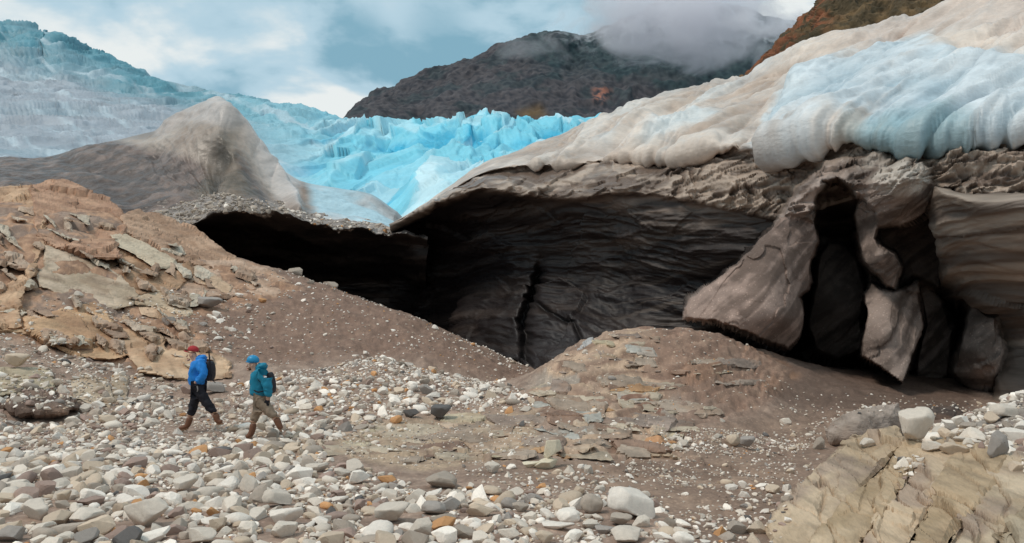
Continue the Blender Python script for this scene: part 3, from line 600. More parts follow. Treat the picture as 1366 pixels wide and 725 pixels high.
# ------------------------------------------------------------------ distant blue icefall
IF = thing('icefall', 'bright blue crevassed icefall descending behind the brown ice hill', 'icefall', tuple(P(400, 300, 200)))
XI = [-260, -100, 0, 20, 40, 60, 78, 110, 150, 200, 270, 330, 380, 430, 480, 520, 560, 600, 650, 700, 740, 780, 840, 920]
i_s = [30, 44, 46, 44, 46, 56, 53, 77, 92, 112, 131, 142, 150, 161, 166, 171, 163, 158, 154, 158, 156, 160, 172, 190]
k_ = len(XI)
Yt = np.interp(XI, [0, 300, 500, 600, 780], [620, 520, 430, 330, 300])
rows = [([y + 40 for y in i_s], Yt + 150), (i_s, Yt), (np.interp(XI, [0, 200, 400, 480, 560, 650, 800], [110, 150, 178, 186, 190, 188, 186]), Yt * .74),
        (np.interp(XI, [0, 200, 400, 560, 800], [160, 185, 215, 222, 212]), Yt * .52), (np.interp(XI, [0, 200, 400, 560, 800], [205, 225, 255, 256, 240]), Yt * .38),
        (np.interp(XI, [0, 300, 800], [262, 310, 300]), np.minimum(Yt * .28, 120)), (np.interp(XI, [0, 300, 800], [330, 360, 350]), np.minimum(Yt * .24, 112))]
G, gpx, gv = loft(XI, [(list(a), list(b)) for a, b in rows], 780, [3, 70, 70, 70, 60, 4])
V = G.reshape(-1, 3); Fg = gridfaces(*G.shape[:2]); px = gpx.ravel(); v = gv.ravel(); N = vnormals(V, Fg); N *= np.sign(-(N[v > 1.5] * V[v > 1.5]).sum(1).mean())
ppx, ppy = proj(V)
ser = sstep(ppx, 330, 470)                                       # big seracs on the right, smoother slope on the left
serp = sstep(ppx + (ppy - 200) * .5, 380, 470)
wv = np.stack([fbm(V * .012, 3), fbm(V * .012 + 5, 3), fbm(V * .012 + 9, 3)], -1)
qs = np.stack([V[:, 0] * .075 + V[:, 1] * .02, V[:, 1] * .026, V[:, 2] * .075], -1) + wv * .9
f1, c1, e1 = facet(qs, 1.5); rs = ridged(qs * .8 + 3, 3, 2.1, .5)
edgeh = np.clip(e1 * 1.6, 0, 1)
def bowl(p, w=0):
    i0 = np.floor(p).astype(np.int64); b = np.full(len(p), 9.)
    for dx in (-1, 0, 1):
        for dy in (-1, 0, 1):
            for dz in (-1, 0, 1):
                c = i0 + (dx, dy, dz); s = c + np.stack([hsh(c, 1), hsh(c, 2), hsh(c, 3)], -1); b = np.minimum(b, ((p - s) ** 2).sum(1))
    return b
hh = np.maximum(ppy - 118, 18); q2 = np.stack([(ppx - 560) / (hh * .50 + 8) + np.log(hh) * 1.6, np.log(hh) * 3.6 + ppx / 160., V[:, 1] * .002], -1); q2 = q2 + .38 * np.stack([fbm(q2 * .6, 3), fbm(q2 * .6 + 5, 3), q2[:, 0] * 0], -1)
bw = bowl(q2); bw2 = bowl(q2 * 2.3 + 4); rs = ridged(q2 * .35, 2)
fq, fqi, fqe = facet(q2 * 1.3 + 2, 1.4); fq2, _, _ = facet(q2 * 2.9 + 2, 1.4)
Dser = (11.0 * np.minimum(bw, .6) + 2.8 * fq + .9 * fq2 + 2.0 * rs + 1.0 * ridged(q2 * 4, 3) - 4) * (.30 + .70 * sstep(v, 1.05, 1.7))
ql = np.stack([V[:, 0] * .018 - V[:, 2] * .02, V[:, 1] * .010, V[:, 2] * .045], -1) + wv * .6
rl = ridged(ql, 5, 2.1, .55); rl2 = ridged(ql * 4 + 3, 3)
Dl = (7.0 * rl + 1.6 * rl2) * (1 + .6 * sstep(ppy, 120, 60))
dscale = np.clip(V[:, 1] / 260, .45, 1.7)
D = sstep(v, .5, 1.0) * (serp * Dser * dscale * .85 + (1 - serp) * Dl * .75 * np.clip(dscale, 0, 1.3))
V = V + N * D[:, None] 
n1 = fbm(V * .02, 4); n2 = fbm(V * .08, 3)
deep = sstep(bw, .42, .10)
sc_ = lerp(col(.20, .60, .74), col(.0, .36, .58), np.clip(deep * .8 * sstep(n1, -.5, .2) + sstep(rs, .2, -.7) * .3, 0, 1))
sc_ = lerp(sc_, col(.56, .78, .85), np.clip(sstep(fqi, .5, .8) * .7 + sstep(bw, .5, .75) * .5, 0, 1))
hi = sstep(ppy, 200, 120)
lc = lerp(col(.33, .37, .42), col(.10, .28, .35), np.clip(sstep(ppy - .30 * ppx - 66, 45, -12) + .3 * n1, 0, 1))
lc = lerp(lc, col(.28, .54, .64), sstep(ppx, 220, 420) * .8)
lc = lerp(lc, col(.25, .17, .18), sstep(-rl + .3 * n2, .0, .6) * .75 * sstep(ppy - .30 * ppx - 66, -10, 45) * (1 - sstep(ppx, 150, 330)))
crk = ridged(np.stack([(ppx + .5 * ppy) / 26., (ppy - .4 * ppx) / 30., ppx * 0], -1) + .6 * fbm(np.stack([ppx / 60, ppy / 40, ppx * 0], -1), 3)[:, None], 2)
lc = lerp(lc, col(.52, .62, .68), sstep(fbm(np.stack([ppx / 90, (ppy - .3 * ppx) / 16, ppx * 0 + 2], -1), 4), .08, .5) * .6)
lc = lerp(lc, col(.13, .09, .10), sstep(crk, .62, .85) * sstep(ppx, 300, 120) * sstep(ppy, 75, 110) * sstep(n1, -.5, .4) * .7)
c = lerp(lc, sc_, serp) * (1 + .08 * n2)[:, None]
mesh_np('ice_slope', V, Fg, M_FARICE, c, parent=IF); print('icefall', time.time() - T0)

# ------------------------------------------------------------------ mountains and hillside
XM = [380, 430, 466, 478, 500, 530, 555, 600, 640, 680, 720, 742, 775, 810, 850, 880, 905, 940, 1000, 1060, 1100, 1200, 1350]
m_s = [240, 200, 166, 150, 133, 128, 112, 98, 84, 66, 54, 50, 58, 44, 28, 8, -6, 10, 22, 34, 40, 20, -10]
k_ = len(XM)
rows = [([y + 60 for y in m_s], [3900] * k_), (m_s, [3000 + 40 * math.sin(i * 2.1) for i in range(k_)]), ([s + (150 - s) * .4 if s < 150 else s + 8 for s in m_s], [2700] * k_),
        ([max(165, s + 14) for s in m_s], [2350] * k_), ([max(230, s + 30) for s in m_s], [2000] * k_), ([330] * k_, [1700] * k_)]
G, gpx, gv = loft(XM, rows, 480, [3, 90, 60, 20, 3])
V = G.reshape(-1, 3); Fg = gridfaces(*G.shape[:2]); v = gv.ravel(); N = vnormals(V, Fg); N *= np.sign(-(N[v > 1.5] * V[v > 1.5]).sum(1).mean())
qm = V * .006; rm = ridged(qm * (1, .6, .5), 5, 2.1, .55); D = sstep(v, .6, 1.4) * (40 * rm + 5 * fbm(V * .03, 3)) + sstep(v, .6, 1.0) * 1.5 * ridged(V * .06, 2)
V = V + N * D[:, None]; ppx, ppy = proj(V); n1 = fbm(V * .008, 5); n2 = fbm(V * .05, 3)
hazy_rockc = lerp(col(.034, .036, .045), col(.085, .078, .084), sstep(n2 + .5 * rm, -.4, .8)); forest = lerp(col(.016, .032, .040), col(.034, .058, .064), sstep(n2, -.3, .4))  # rock lightened to blue-grey: distance haze put into its colour
fo = np.clip(soft(ppx, ppy, [(690, 62), (760, 40), (1100, 0), (1100, 160), (980, 125), (880, 105), (800, 95), (740, 90)], 30) + .6 * sstep(n1, .1, .5), 0, 1)
c = lerp(hazy_rockc, forest, fo); c = lerp(c, col(.42, .17, .11), soft(ppx, ppy, [(792, 120), (806, 114), (814, 122), (802, 136), (794, 134)], 7) * sstep(n2 + .5 * n1, -.2, .3) * .8)
c = lerp(c, col(.16, .10, .045), soft(ppx, ppy, [(690, 150), (720, 140), (730, 155), (700, 160)], 8) * .8)
c = lerp(c, col(.6, .64, .68), soft(ppx, ppy, [(870, 0), (900, -8), (915, 20), (900, 46), (878, 40)], 14) * sstep(n2 + rm * .5, .05, .35))
c = lerp(c, col(.55, .58, .62), sstep(ridged(V * (.012, .012, .004) + 5, 4), .50, .75) * sstep(ppy, 75, 35) * sstep(ppx, 700, 820) * .8)
o = mesh_np('mountain', V, Fg, M_MOUNT, c); tag(o, kind='structure')
XR = [960, 1000, 1022, 1040, 1062, 1082, 1100, 1130, 1180, 1250, 1320, 1450, 1600]
r_s = [150, 112, 92, 66, 42, 22, 2, -26, -60, -110, -150, -220, -300]; k_ = len(XR)
rows = [([y + 60 for y in r_s], [640] * k_), (r_s, [460 + 12 * (i % 3) for i in range(k_)]), ([s + (130 - s) * .5 if s < 120 else s + 5 for s in r_s], [380] * k_), ([max(160, s + 10) for s in r_s], [300] * k_), ([320] * k_, [240] * k_)]
G, gpx, gv = loft(XR, rows, 360, [3, 120, 60, 3])
V = G.reshape(-1, 3); Fg = gridfaces(*G.shape[:2]); v = gv.ravel(); N = vnormals(V, Fg); N *= np.sign(-(N[v > 1.5] * V[v > 1.5]).sum(1).mean())
rm = ridged(V * (.03, .02, .02), 5); V = V + N * (sstep(v, .5, 1.2) * (5 * rm + 3.5 * fbm(V * .12, 4)))[:, None]; ppx, ppy = proj(V); n2 = fbm(V * .09, 4); n1 = fbm(V * .02, 3)
c = lerp(col(.080, .056, .030), col(.165, .105, .052), sstep(n2, -.4, .5)); red = sstep(edist(ppx, ppy, [(1010, 92), (1048, 60), (1100, 8), (1125, -25)], False), 34, 6)
c = lerp(c, col(.25, .075, .035), red * sstep(n2 + n1, -.5, .3) * .8); c = lerp(c, col(.035, .033, .020), sstep(fbm(V * .2 + 3, 3), .25, .6) * .6)
o = mesh_np('hillside', V, Fg, M_HILL, c, smooth=False); tag(o, kind='structure')
print('mountains', time.time() - T0)
# ------------------------------------------------------------------ rock outcrops
def bvh_of(objs):
    vs, fs, off = [], [], 0
    for o in objs:
        me = o.data; n = len(me.vertices); a = np.empty(n * 3, np.float32); me.vertices.foreach_get('co', a); a = a.reshape(-1, 3)
        M = o.matrix_world if o.parent is None else Matrix.Translation(o.parent.location)
        a = a + np.array(M.translation); vs.append(a)
        k = len(me.polygons[0].vertices); l = np.empty(len(me.loops), np.int32); me.loops.foreach_get('vertex_index', l); fs += (l.reshape(-1, k) + off).tolist(); off += n
    return BVHTree.FromPolygons(np.concatenate(vs).tolist(), fs)
GB = bvh_of([GROUND]); CAMP = Vector((0, 0, CAMZ))
def hit(px, py, bvh=None):
    r = (bvh or GB).ray_cast(CAMP, pdir(px, py)); return r[0]
def plane_depth(outline, proud=.3, extra=None):
    """plane through the ground under the outline, brought forward; distance is linear in 1/Y on a plane"""
    pts = [] if extra is None else list(extra)
    if extra is None:
        c = np.mean(outline, 0)
        for q in outline:
            q = np.array(q) * .8 + c * .2; h = hit(*q)
            if h is not None: pts.append((q[0], q[1], h.y - proud))
    A = np.array([(x, y, 1) for x, y, _ in pts]); b = 1 / np.array([p[2] for p in pts])
    s = np.linalg.lstsq(A, b, rcond=None)[0]
    g = np.array([(x, y, 1 / max(1e-3, s @ np.array([x, y, 1]))) for x, y in outline]); return g
OUTC = []
def rock_col(a, b, cstain=(.30, .16, .09), seed=0, amt=.5):
    def f(V, px, py, N):
        n1 = fbm(V * .7 + seed, 4); n2 = fbm(V * 3 + seed, 3)
        c = lerp(col(*a), col(*b), sstep(n1 + .4 * n2, -.5, .5)); c = lerp(c, col(*cstain), sstep(fbm(V * .9 + 30 + seed, 4), .1, .5) * amt)
        q = V * (.5, .5, 6); q[:, 2] += V[:, 0] * 2.2
        return lerp(c, c * .55, sstep(ridged(q + seed, 3), .45, .8) * .6)
    return f
def rock_disp(amp, sc=1., seed=0):
    def f(V, px, py):
        # joints run down to the right, beds are long and flat
        u = V[:, 0] * .80 - V[:, 2] * .60; w_ = V[:, 0] * .60 + V[:, 2] * .80
        q = np.stack([u * .26, V[:, 1] * .20, w_ * .62], -1) * sc + seed
        q = q + .14 * np.stack([fbm(V * .5 * sc, 2)] * 3, -1)
        a, _, e = facet(q, .9); b, _, e2 = facet(q * 2.7 + 4, .9)
        return amp * .62 * (.85 * a + .22 * b - .28 * sstep(e, .05, 0) - .08 * sstep(e2, .05, 0) + .05 * fbm(V * 4 * sc, 3))
    return f
def grow(ol, d):
    c_ = np.mean(ol, 0); return [tuple(c_ + (np.array(q) - c_) * (1 + d / max(20., np.linalg.norm(np.array(q) - c_)))) for q in ol]
LO = thing('rock_outcrop', 'orange and tan fractured bedrock slope with pale slabs at the left edge', 'rock outcrop', tuple(P(120, 470, 26)))
OR, TA, GRY = ((.36, .215, .13), (.50, .33, .215)), ((.44, .33, .23), (.56, .44, .32)), ((.39, .33, .25), (.52, .45, .36))
LS = [ # name, outline, proud, thickness, colours, stain, amplitude
 ('rock_face', [(-40, 254), (20, 250), (43, 249), (52, 274), (56, 300), (54, 328), (45, 350), (27, 392), (25, 430), (-40, 440)], .5, 3, ((.38, .26, .17), (.53, .385, .26)), .35, .50),
 ('rock_face', [(43, 249), (70, 243), (93, 245), (118, 263), (143, 267), (156, 280), (163, 296), (161, 312), (148, 318), (160, 340), (129, 341), (72, 326), (54, 312), (50, 274)], .65, 3, ((.33, .205, .14), (.47, .31, .215)), .6, .40),
 ('rock_overhang', [(72, 327), (129, 341), (160, 341), (166, 349), (147, 358), (118, 348)], .3, 1.5, ((.11, .085, .055), (.19, .145, .09)), .3, .15),
 ('rock_slab', [(60, 328), (90, 334), (118, 346), (151, 360), (179, 381), (187, 392), (178, 409), (151, 413), (104, 401), (54, 383), (48, 366), (60, 356)], .25, 1.6, GRY, .25, .10),
 ('rock_slab', [(147, 313), (169, 313), (200, 328), (233, 346), (230, 357), (212, 358), (194, 348), (154, 326)], .8, .8, ((.50, .44, .34), (.58, .53, .42)), .1, .05),
 ('rock_face', [(154, 328), (194, 350), (230, 360), (246, 352), (254, 366), (232, 385), (187, 389), (172, 373), (163, 352)], .35, 2, ((.28, .18, .11), (.46, .32, .21)), .6, .28),
 ('rock_face', [(165, 290), (190, 284), (215, 287), (251, 304), (287, 327), (309, 341), (320, 354), (290, 358), (262, 354), (233, 344), (200, 326), (170, 312)], .45, 2.4, ((.34, .23, .16), (.50, .36, .26)), .45, .30),
 ('rock_face', [(248, 362), (265, 350), (316, 352), (362, 364), (400, 391), (359, 395), (309, 392), (270, 397), (240, 397), (230, 384)], .3, 1.6, ((.40, .29, .215), (.52, .40, .31)), .35, .16),
 ('rock_slab', [(260, 363), (285, 368), (310, 381), (306, 391), (280, 387), (262, 374)], .45, .6, TA, .1, .05),
 ('rock_slab', [(180, 391), (201, 385), (228, 392), (248, 397), (257, 418), (247, 423), (215, 409), (180, 406)], .3, .9, ((.46, .39, .29), (.55, .47, .36)), .15, .07),
 ('rock_slab', [(183, 407), (212, 411), (240, 424), (225, 428), (190, 420)], .2, .6, TA, .2, .06),
 ('rock_face', [(36, 424), (72, 421), (100, 412), (122, 404), (140, 417), (150, 440), (168, 472), (150, 478), (105, 472), (70, 457), (40, 441)], .5, 2, ((.40, .26, .16), (.53, .375, .235)), .5, .22),
 ('rock_face', [(142, 416), (165, 420), (190, 434), (215, 449), (224, 463), (236, 457), (250, 452), (275, 465), (302, 481), (302, 503), (270, 506), (235, 501), (190, 493), (171, 472), (152, 440)], .45, 2, ((.42, .30, .20), (.56, .43, .30)), .35, .24),
 ('rock_face', [(-30, 400), (20, 408), (40, 430), (38, 446), (10, 440), (-30, 440)], .3, 1.5, ((.40, .28, .18), (.50, .38, .25)), .3, .2),
 ('rock_block', [(-20, 493), (30, 490), (66, 492), (72, 510), (71, 527), (36, 524), (-20, 532)], .3, 1.2, ((.40, .37, .28), (.50, .47, .37)), .1, .08),
 ('rock_block', [(92, 505), (120, 500), (143, 508), (150, 525), (147, 544), (122, 540), (98, 531)], .25, 1.0, ((.36, .31, .24), (.46, .40, .31)), .2, .12),
 ('rock_block', [(147, 502), (160, 498), (170, 504), (170, 538), (150, 540)], .2, .8, ((.34, .29, .22), (.43, .37, .29)), .2, .10),
]
for k, (nm, ol, pr, th, cc_, st, am) in enumerate(LS):
    ol = grow(ol, 6 if nm == 'rock_face' else 1); hp = plane_depth(ol, pr)
    cc_ = tuple(tuple(np.array(q_) * ((1.06, .96, .90) if nm == 'rock_face' else (1.08, .97, .90))) for q_ in cc_)
    o = relief(nm, ol, hp, th, M_ROCK, edge=3.2, step=2.2, ragged=1.5, disp=rock_disp(am * .85, 1.25, 0 if nm == 'rock_face' else k * 3.1), colour=rock_col(*cc_, seed=0. if nm == 'rock_face' else k * 5., amt=.38 if nm == 'rock_face' else st), parent=LO, seed=k, round_=.12); OUTC.append(o)
# angular blocks that break up the faces
ra_ = random.Random(21); nk_ = 0
LP = [(-10, 252), (95, 250), (150, 272), (215, 292), (300, 345), (395, 388), (300, 392), (245, 420), (290, 490), (200, 488), (60, 455), (-10, 430)]
for kk in range(300):
    cx, cy = ra_.uniform(-5, 390), ra_.uniform(252, 492)
    if nk_ >= 84 or soft([cx], [cy], LP, 3)[0] < .9 or soft([cx], [cy], LS[3][1], 6)[0] > .5 or soft([cx], [cy], LS[4][1], 6)[0] > .5: continue
    w_, h_ = ra_.uniform(14, 52), ra_.uniform(8, 22); sl = ra_.uniform(.15, .55); pts_ = []
    for a_ in sorted(ra_.uniform(0, 2 * math.pi) for _ in range(6)): pts_.append((cx + math.cos(a_) * w_ / 2, cy + math.sin(a_) * h_ / 2 + math.cos(a_) * w_ / 2 * sl))
    hs_ = [hit(*q_) for q_ in pts_]
    if any(h_q is None or h_q.y > 42 or h_q.y < 18 for h_q in hs_): continue
    ar_ = abs(sum(pts_[i][0] * pts_[(i + 1) % 6][1] - pts_[(i + 1) % 6][0] * pts_[i][1] for i in range(6))) / 2
    if ar_ < 60: continue
    cc_ = ra_.choice((((.36, .24, .17), (.50, .36, .26)), ((.43, .32, .24), (.55, .43, .33)), ((.33, .22, .155), (.46, .325, .23)), ((.46, .38, .29), (.56, .48, .38))))
    o = relief('rock_block', pts_, plane_depth(pts_, ra_.uniform(.45, 1.0)), 1.6, M_ROCK, edge=2.0, step=2.4, ragged=1.0, disp=rock_disp(.22, 2.0, kk), colour=rock_col(*cc_, seed=kk * 1.3, amt=.3), parent=LO, seed=300 + kk, round_=.12); OUTC.append(o); nk_ += 1
print('blocks', nk_)
# lower right: steep tilted strata with a cap of loose stones
TS = thing('tilted_rock', 'tan tilted rock with diagonal joints in the lower right corner', 'rock outcrop', tuple(P(1200, 700, 9.6)))
zz = lambda L: [(886 + x / 2.7875, 465 + y / 2.7875) for x, y in L]
TPL = [(1030, 700, 8.9), (1130, 590, 10.4), (1240, 590, 10.4), (1366, 600, 9.3), (1366, 725, 7.4), (1160, 725, 8.0)]
cap = [(1190, 608), (1222, 584), (1262, 566), (1300, 552), (1366, 525), (1450, 498), (1640, 480), (1640, 650), (1440, 640), (1300, 625), (1240, 622)]
o = relief('gravel_cap', cap, [(1190, 608, 10.6), (1240, 575, 12.0), (1300, 554, 12.6), (1366, 527, 12.8), (1440, 500, 13), (1640, 480, 13), (1640, 650, 8.6), (1440, 640, 8.9), (1300, 622, 9.8), (1240, 615, 10.2), (1366, 600, 10.0), (1320, 580, 11.2)], 2.0, M_GROUND, edge=6, step=3.5,
           disp=lambda V, px, py: .04 * fbm(V * 3, 3), colour=lambda V, px, py, N: lerp(col(.19, .15, .13), col(.30, .26, .225), sstep(fbm(V * 3, 3), -.4, .4)), parent=TS); OUTC.append(o)
ST = [
 (zz([(395, 650), (430, 600), (480, 560), (560, 480), (650, 380), (700, 325), (740, 340), (800, 328), (850, 310), (880, 360), (800, 440), (700, 540), (560, 690), (520, 760), (420, 760), (405, 700)]), 0, ((.42, .31, .205), (.54, .41, .285))),
 (zz([(880, 370), (905, 355), (962, 380), (930, 440), (860, 530), (740, 700), (715, 760), (520, 760), (565, 690), (700, 545), (805, 445)]), .06, ((.42, .305, .195), (.54, .41, .28))),
 (zz([(960, 385), (1030, 335), (1115, 300), (1100, 380), (1050, 470), (960, 620), (895, 760), (718, 760), (745, 700), (865, 530), (935, 440)]), .0, ((.43, .31, .20), (.53, .40, .275))),
 (zz([(1115, 305), (1160, 395), (1255, 432), (1205, 520), (1130, 600), (1085, 660), (1030, 760), (898, 760), (965, 620), (1055, 470), (1105, 385)]), .05, ((.42, .305, .195), (.54, .41, .28))),
 (zz([(1258, 434), (1330, 415), (1480, 400), (2150, 400), (2150, 560), (1480, 530), (1400, 560), (1300, 650), (1225, 760), (1034, 760), (1090, 660), (1135, 600), (1208, 522)]), .01, ((.41, .31, .21), (.52, .41, .295))),
 (zz([(1480, 525), (2150, 555), (2150, 900), (1480, 900), (1230, 760), (1305, 655), (1400, 566)]), .06, ((.34, .27, .19), (.44, .36, .26))),
]
def strata_disp(amp):
    def f(V, px, py):
        d = (px - 1000) * .62 + (py - 600) * .78           # across the joints, in picture units at the slab's own distance
        u = V[:, 0] * .72 - V[:, 2] * .70; t_ = V[:, 0] * .70 + V[:, 2] * .72
        q = np.stack([u * 3.2 + .35 * fbm(V * 1.2, 2), V[:, 1] * .5, t_ * .6], -1); a, _, e = facet(q, .7); b, _, e2 = facet(q * 2.3 + 3, .8)
        return amp * (1.0 * a + .35 * b - .35 * sstep(e, .06, 0) + .14 * fbm(V * 4, 4))
    return f
def grow(ol, d):
    c_ = np.mean(ol, 0); return [tuple(c_ + (np.array(q) - c_) * (1 + d / max(20., np.linalg.norm(np.array(q) - c_)))) for q in ol]
for k, (ol, pr, cc_) in enumerate(ST):
    ol = grow(ol, 8)
    g = np.array(plane_depth(ol, 0, TPL)); g[:, 2] -= pr
    f0 = rock_col(*cc_, seed=50 + k * 4., cstain=(.30, .21, .12) if k % 2 else (.24, .17, .15), amt=.5)
    o = relief('rock_slab', ol, g, 1.6, M_SLAB, edge=3, step=2.2, ragged=1.2, disp=strata_disp(.10), colour=f0, parent=TS, seed=30 + k, round_=.12); OUTC.append(o)
# thin beds of many colours that crop out on the mound and on the ledge in front of it
MO = thing('layered_mound', 'brown and cream mound of thinly bedded rock in front of the dark ice hollow', 'rock mound', tuple(P(820, 606, 14.3)))
rr_ = random.Random(5); BC = [((.43, .315, .22), (.54, .415, .31))] + [((.40, .32, .235), (.50, .41, .31)), ((.30, .225, .17), (.40, .31, .24)), ((.36, .34, .30), (.46, .43, .38)), ((.42, .24, .12), (.50, .31, .17)), ((.20, .125, .09), (.28, .18, .13)), ((.46, .38, .26), (.58, .48, .34)), ((.27, .20, .16), (.35, .27, .215)), ((.25, .19, .155), (.33, .25, .205))]
def bed_poly(cx, cy, w_, h_, sl):
    n_ = 9; ang = sorted(rr_.uniform(0, 2 * math.pi) for _ in range(n_)); out_ = []
    for a_ in ang:
        ca, sa = math.cos(a_), math.sin(a_); u_ = math.copysign(abs(ca) ** .6, ca) * w_ / 2 * rr_.uniform(.85, 1.1); v_ = math.copysign(abs(sa) ** .6, sa) * h_ / 2 * rr_.uniform(.75, 1.15)
        out_.append((cx + u_, cy + v_ + u_ * sl))
    return out_
nb_ = 0
for kk in range(420):
    cx, cy = rr_.uniform(440, 1000), rr_.uniform(440, 618); onm = soft([cx], [cy], MOUND, 3)[0] > .8 and cx < 1000; onl = soft([cx], [cy], LEDGE, 3)[0] > .8
    if not (onm or onl) or nb_ >= 92: continue
    if onm and (rr_.random() < sstep(cx - .6 * (cy - 500), 880, 960) * .8): continue
    sc_ = .6 + .8 * (cy - 430) / 180; w_, h_ = rr_.uniform(26, 90) * sc_, rr_.uniform(7, 22) * sc_; sl = rr_.uniform(-.02, .16) if onm else rr_.uniform(-.06, .05)
    if onm and cy < 468: w_ *= .6; h_ *= .7
    pl = bed_poly(cx, cy, w_, h_, sl)
    if min(hit(*q) is not None and 12 < hit(*q).y < 26 for q in pl) is False: continue
    hp = plane_depth(pl, rr_.uniform(.05, .16))
    ci = rr_.choices(range(9), (5, 4, 4, .7, .8 if onm else .2, 1, 1.3, 3, 3))[0]
    o = relief('rock_bed', pl, hp, .5, M_ROCK, edge=2.6, step=2.6, ragged=1.3, disp=rock_disp(.07, 2.6, kk * 1.7), colour=rock_col(*BC[ci], seed=kk * 2.3, amt=.35), parent=MO, seed=100 + kk, round_=.25); OUTC.append(o); nb_ += 1
print('beds', nb_)
print('outcrops', time.time() - T0)

# big smooth boulders under the ice, rubble heap: things of their own
def lump(name, label, cat, ol, depth, thick, mat, amp, colours, edge=22, step=2.4, seed=0, rnd=.8):
    o = relief(name, ol, depth, thick, mat, edge=edge, step=step, ragged=1.5, disp=lambda V, px, py: amp * (fbm(V * 1.6 + seed, 4) + .35 * ridged(V * 5, 2)), colour=rock_col(*colours, seed=seed, amt=.2), seed=seed, round_=rnd)
    tag(o, label, cat); OUTC.append(o); return o
DBR = ((.13, .10, .085), (.21, .165, .14))
lump('boulder', 'large smooth brown boulder lying in shade below the pointed ice blade', 'boulder', [(1100, 575), (1112, 560), (1135, 548), (1165, 542), (1196, 540), (1204, 556), (1198, 575), (1185, 596), (1140, 602), (1105, 594)], [(1100, 575, 16.2), (1196, 540, 16.8), (1150, 565, 15.9), (1140, 600, 15.9)], 1.6, M_ROCK, .05, ((.30, .235, .19), (.40, .32, .27)), seed=3, edge=16, rnd=.6)
lump('boulder', 'dark brown boulder in deep shade behind the grey block on the tilted rock', 'boulder', [(1222, 560), (1228, 545), (1250, 540), (1275, 541), (1292, 552), (1290, 575), (1240, 580)], [(1222, 560, 20), (1290, 560, 20), (1250, 545, 20.5)], 2.0, M_ROCK, .08, ((.07, .05, .042), (.12, .09, .075)), seed=4)
hp_ = [(10, 547), (47, 547), (86, 551), (104, 546)]
lump('rubble_heap', 'low heap of dark reddish brown rubble in front of the pale left block', 'rubble heap', [(2, 541), (14, 532), (30, 524), (47, 519), (64, 521), (84, 531), (106, 542), (90, 553), (50, 555), (16, 550)], [(2, 545, 18), (47, 520, 19), (106, 544, 18), (50, 553, 17.4)], .9, M_GROUND, .12, ((.11, .072, .055), (.20, .14, .11)), edge=14, seed=5)
lump('rock_ridge', 'pale grey fractured ridge stones beside the dark ice wall on the mound crest', 'rock', [(757, 484), (762, 470), (778, 458), (790, 453), (795, 460), (782, 474), (768, 486)], [(757, 484, 22.2), (795, 458, 23)], .8, M_ROCK, .10, ((.30, .29, .28), (.46, .44, .43)), edge=5, seed=6)

# ------------------------------------------------------------------ stones
def ico(sub):
    import bmesh
    bm = bmesh.new(); bmesh.ops.create_icosphere(bm, subdivisions=sub, radius=1)
    V = np.array([v.co for v in bm.verts]); Fc = np.array([[v.index for v in f.verts] for f in bm.faces]); bm.free(); return V, Fc
def stone_shape(V, seed, angular):
    r = np.random.default_rng(seed); V = V.copy()
    V = V * (1 + .16 * fbm(V * .9 + seed * 9.1, 3))[:, None]
    for _ in range(14 if angular else 7):
        n = r.normal(size=3); n /= np.linalg.norm(n); h = r.uniform(.38, .75) if angular else r.uniform(.62, .92)
        d = V @ n; m = np.clip(d - h, 0, None); V = V - m[:, None] * n * (.96 if angular else .7)
    V = V * (1, r.uniform(.55, .95), r.uniform(.42, .85)); V /= np.abs(V).max(); return V
I1, I2, I3, I0 = ico(2), ico(3), ico(4), ico(1)
NP = 18
isang = [k % 5 < 4 for k in range(NP)]
SH0 = [stone_shape(I0[0], k, isang[k]) for k in range(NP)]; SH1 = [stone_shape(I1[0], k, isang[k]) for k in range(NP)]
SH2 = [stone_shape(I2[0], k, isang[k]) for k in range(NP)]; SH3 = [stone_shape(I3[0], k, isang[k]) for k in range(NP)]
def rough(V, k): N = V / np.linalg.norm(V, axis=1)[:, None]; return V + N * (.025 * fbm(V * 4 + k, 3))[:, None]
def make_mesh(V, Fc, name, flat=False):
    me = bpy.data.meshes.new(name); me.from_pydata(V.tolist(), [], Fc.tolist()); me.polygons.foreach_set('use_smooth', [not flat] * len(Fc)); me.materials.append(M_STONE); return me
ME2 = [make_mesh(rough(SH2[k], k) if not isang[k] else SH2[k], I2[1], 'stone', isang[k]) for k in range(NP)]
ME3 = {}
def me3(k):
    if k not in ME3: ME3[k] = make_mesh(rough(SH3[k], k), I3[1], 'boulder', False)
    return ME3[k]
PAL = {'pale grey': (.60, .52, .44), 'off-white': (.76, .68, .60), 'mid grey': (.32, .28, .25), 'warm beige': (.52, .41, .31), 'orange': (.52, .27, .12), 'pinkish brown': (.32, .225, .185), 'dark grey': (.115, .105, .10), 'grey-brown': (.37, .305, .25)}
PN = list(PAL); PW = np.array([.38, .26, .06, .15, .014, .06, .014, .09]); PW /= PW.sum()
ALLB = bvh_of([GROUND] + OUTC)
def drop(x, y):
    r = ALLB.ray_cast(Vector((x, y, 30)), Vector((0, 0, -1))); return r[0], r[1]
BIG = []     # hand-placed: (px, py of its middle, width px, height ratio, colour, proto, rot, label, name, ref name)
def hb(px, py, w, hr, colr, k, rz, label, ref=None, name='boulder'): BIG.append((px, py, w, hr, colr, k, rz, label, ref, name))
hb(845, 672, 72, .62, 'off-white', 3, .3, 'largest whitish boulder, low right of centre in the foreground', 'the largest white boulder')
hb(1218, 572, 56, .95, 'pale grey', 5, 1.0, 'upright pale grey block perched on top of the tilted rock at right', 'the upright grey block')
hb(1333, 592, 40, .92, 'mid grey', 2, .5, 'rounded mid grey boulder on the tilted rock near the right edge', 'the grey boulder on the tilted rock')
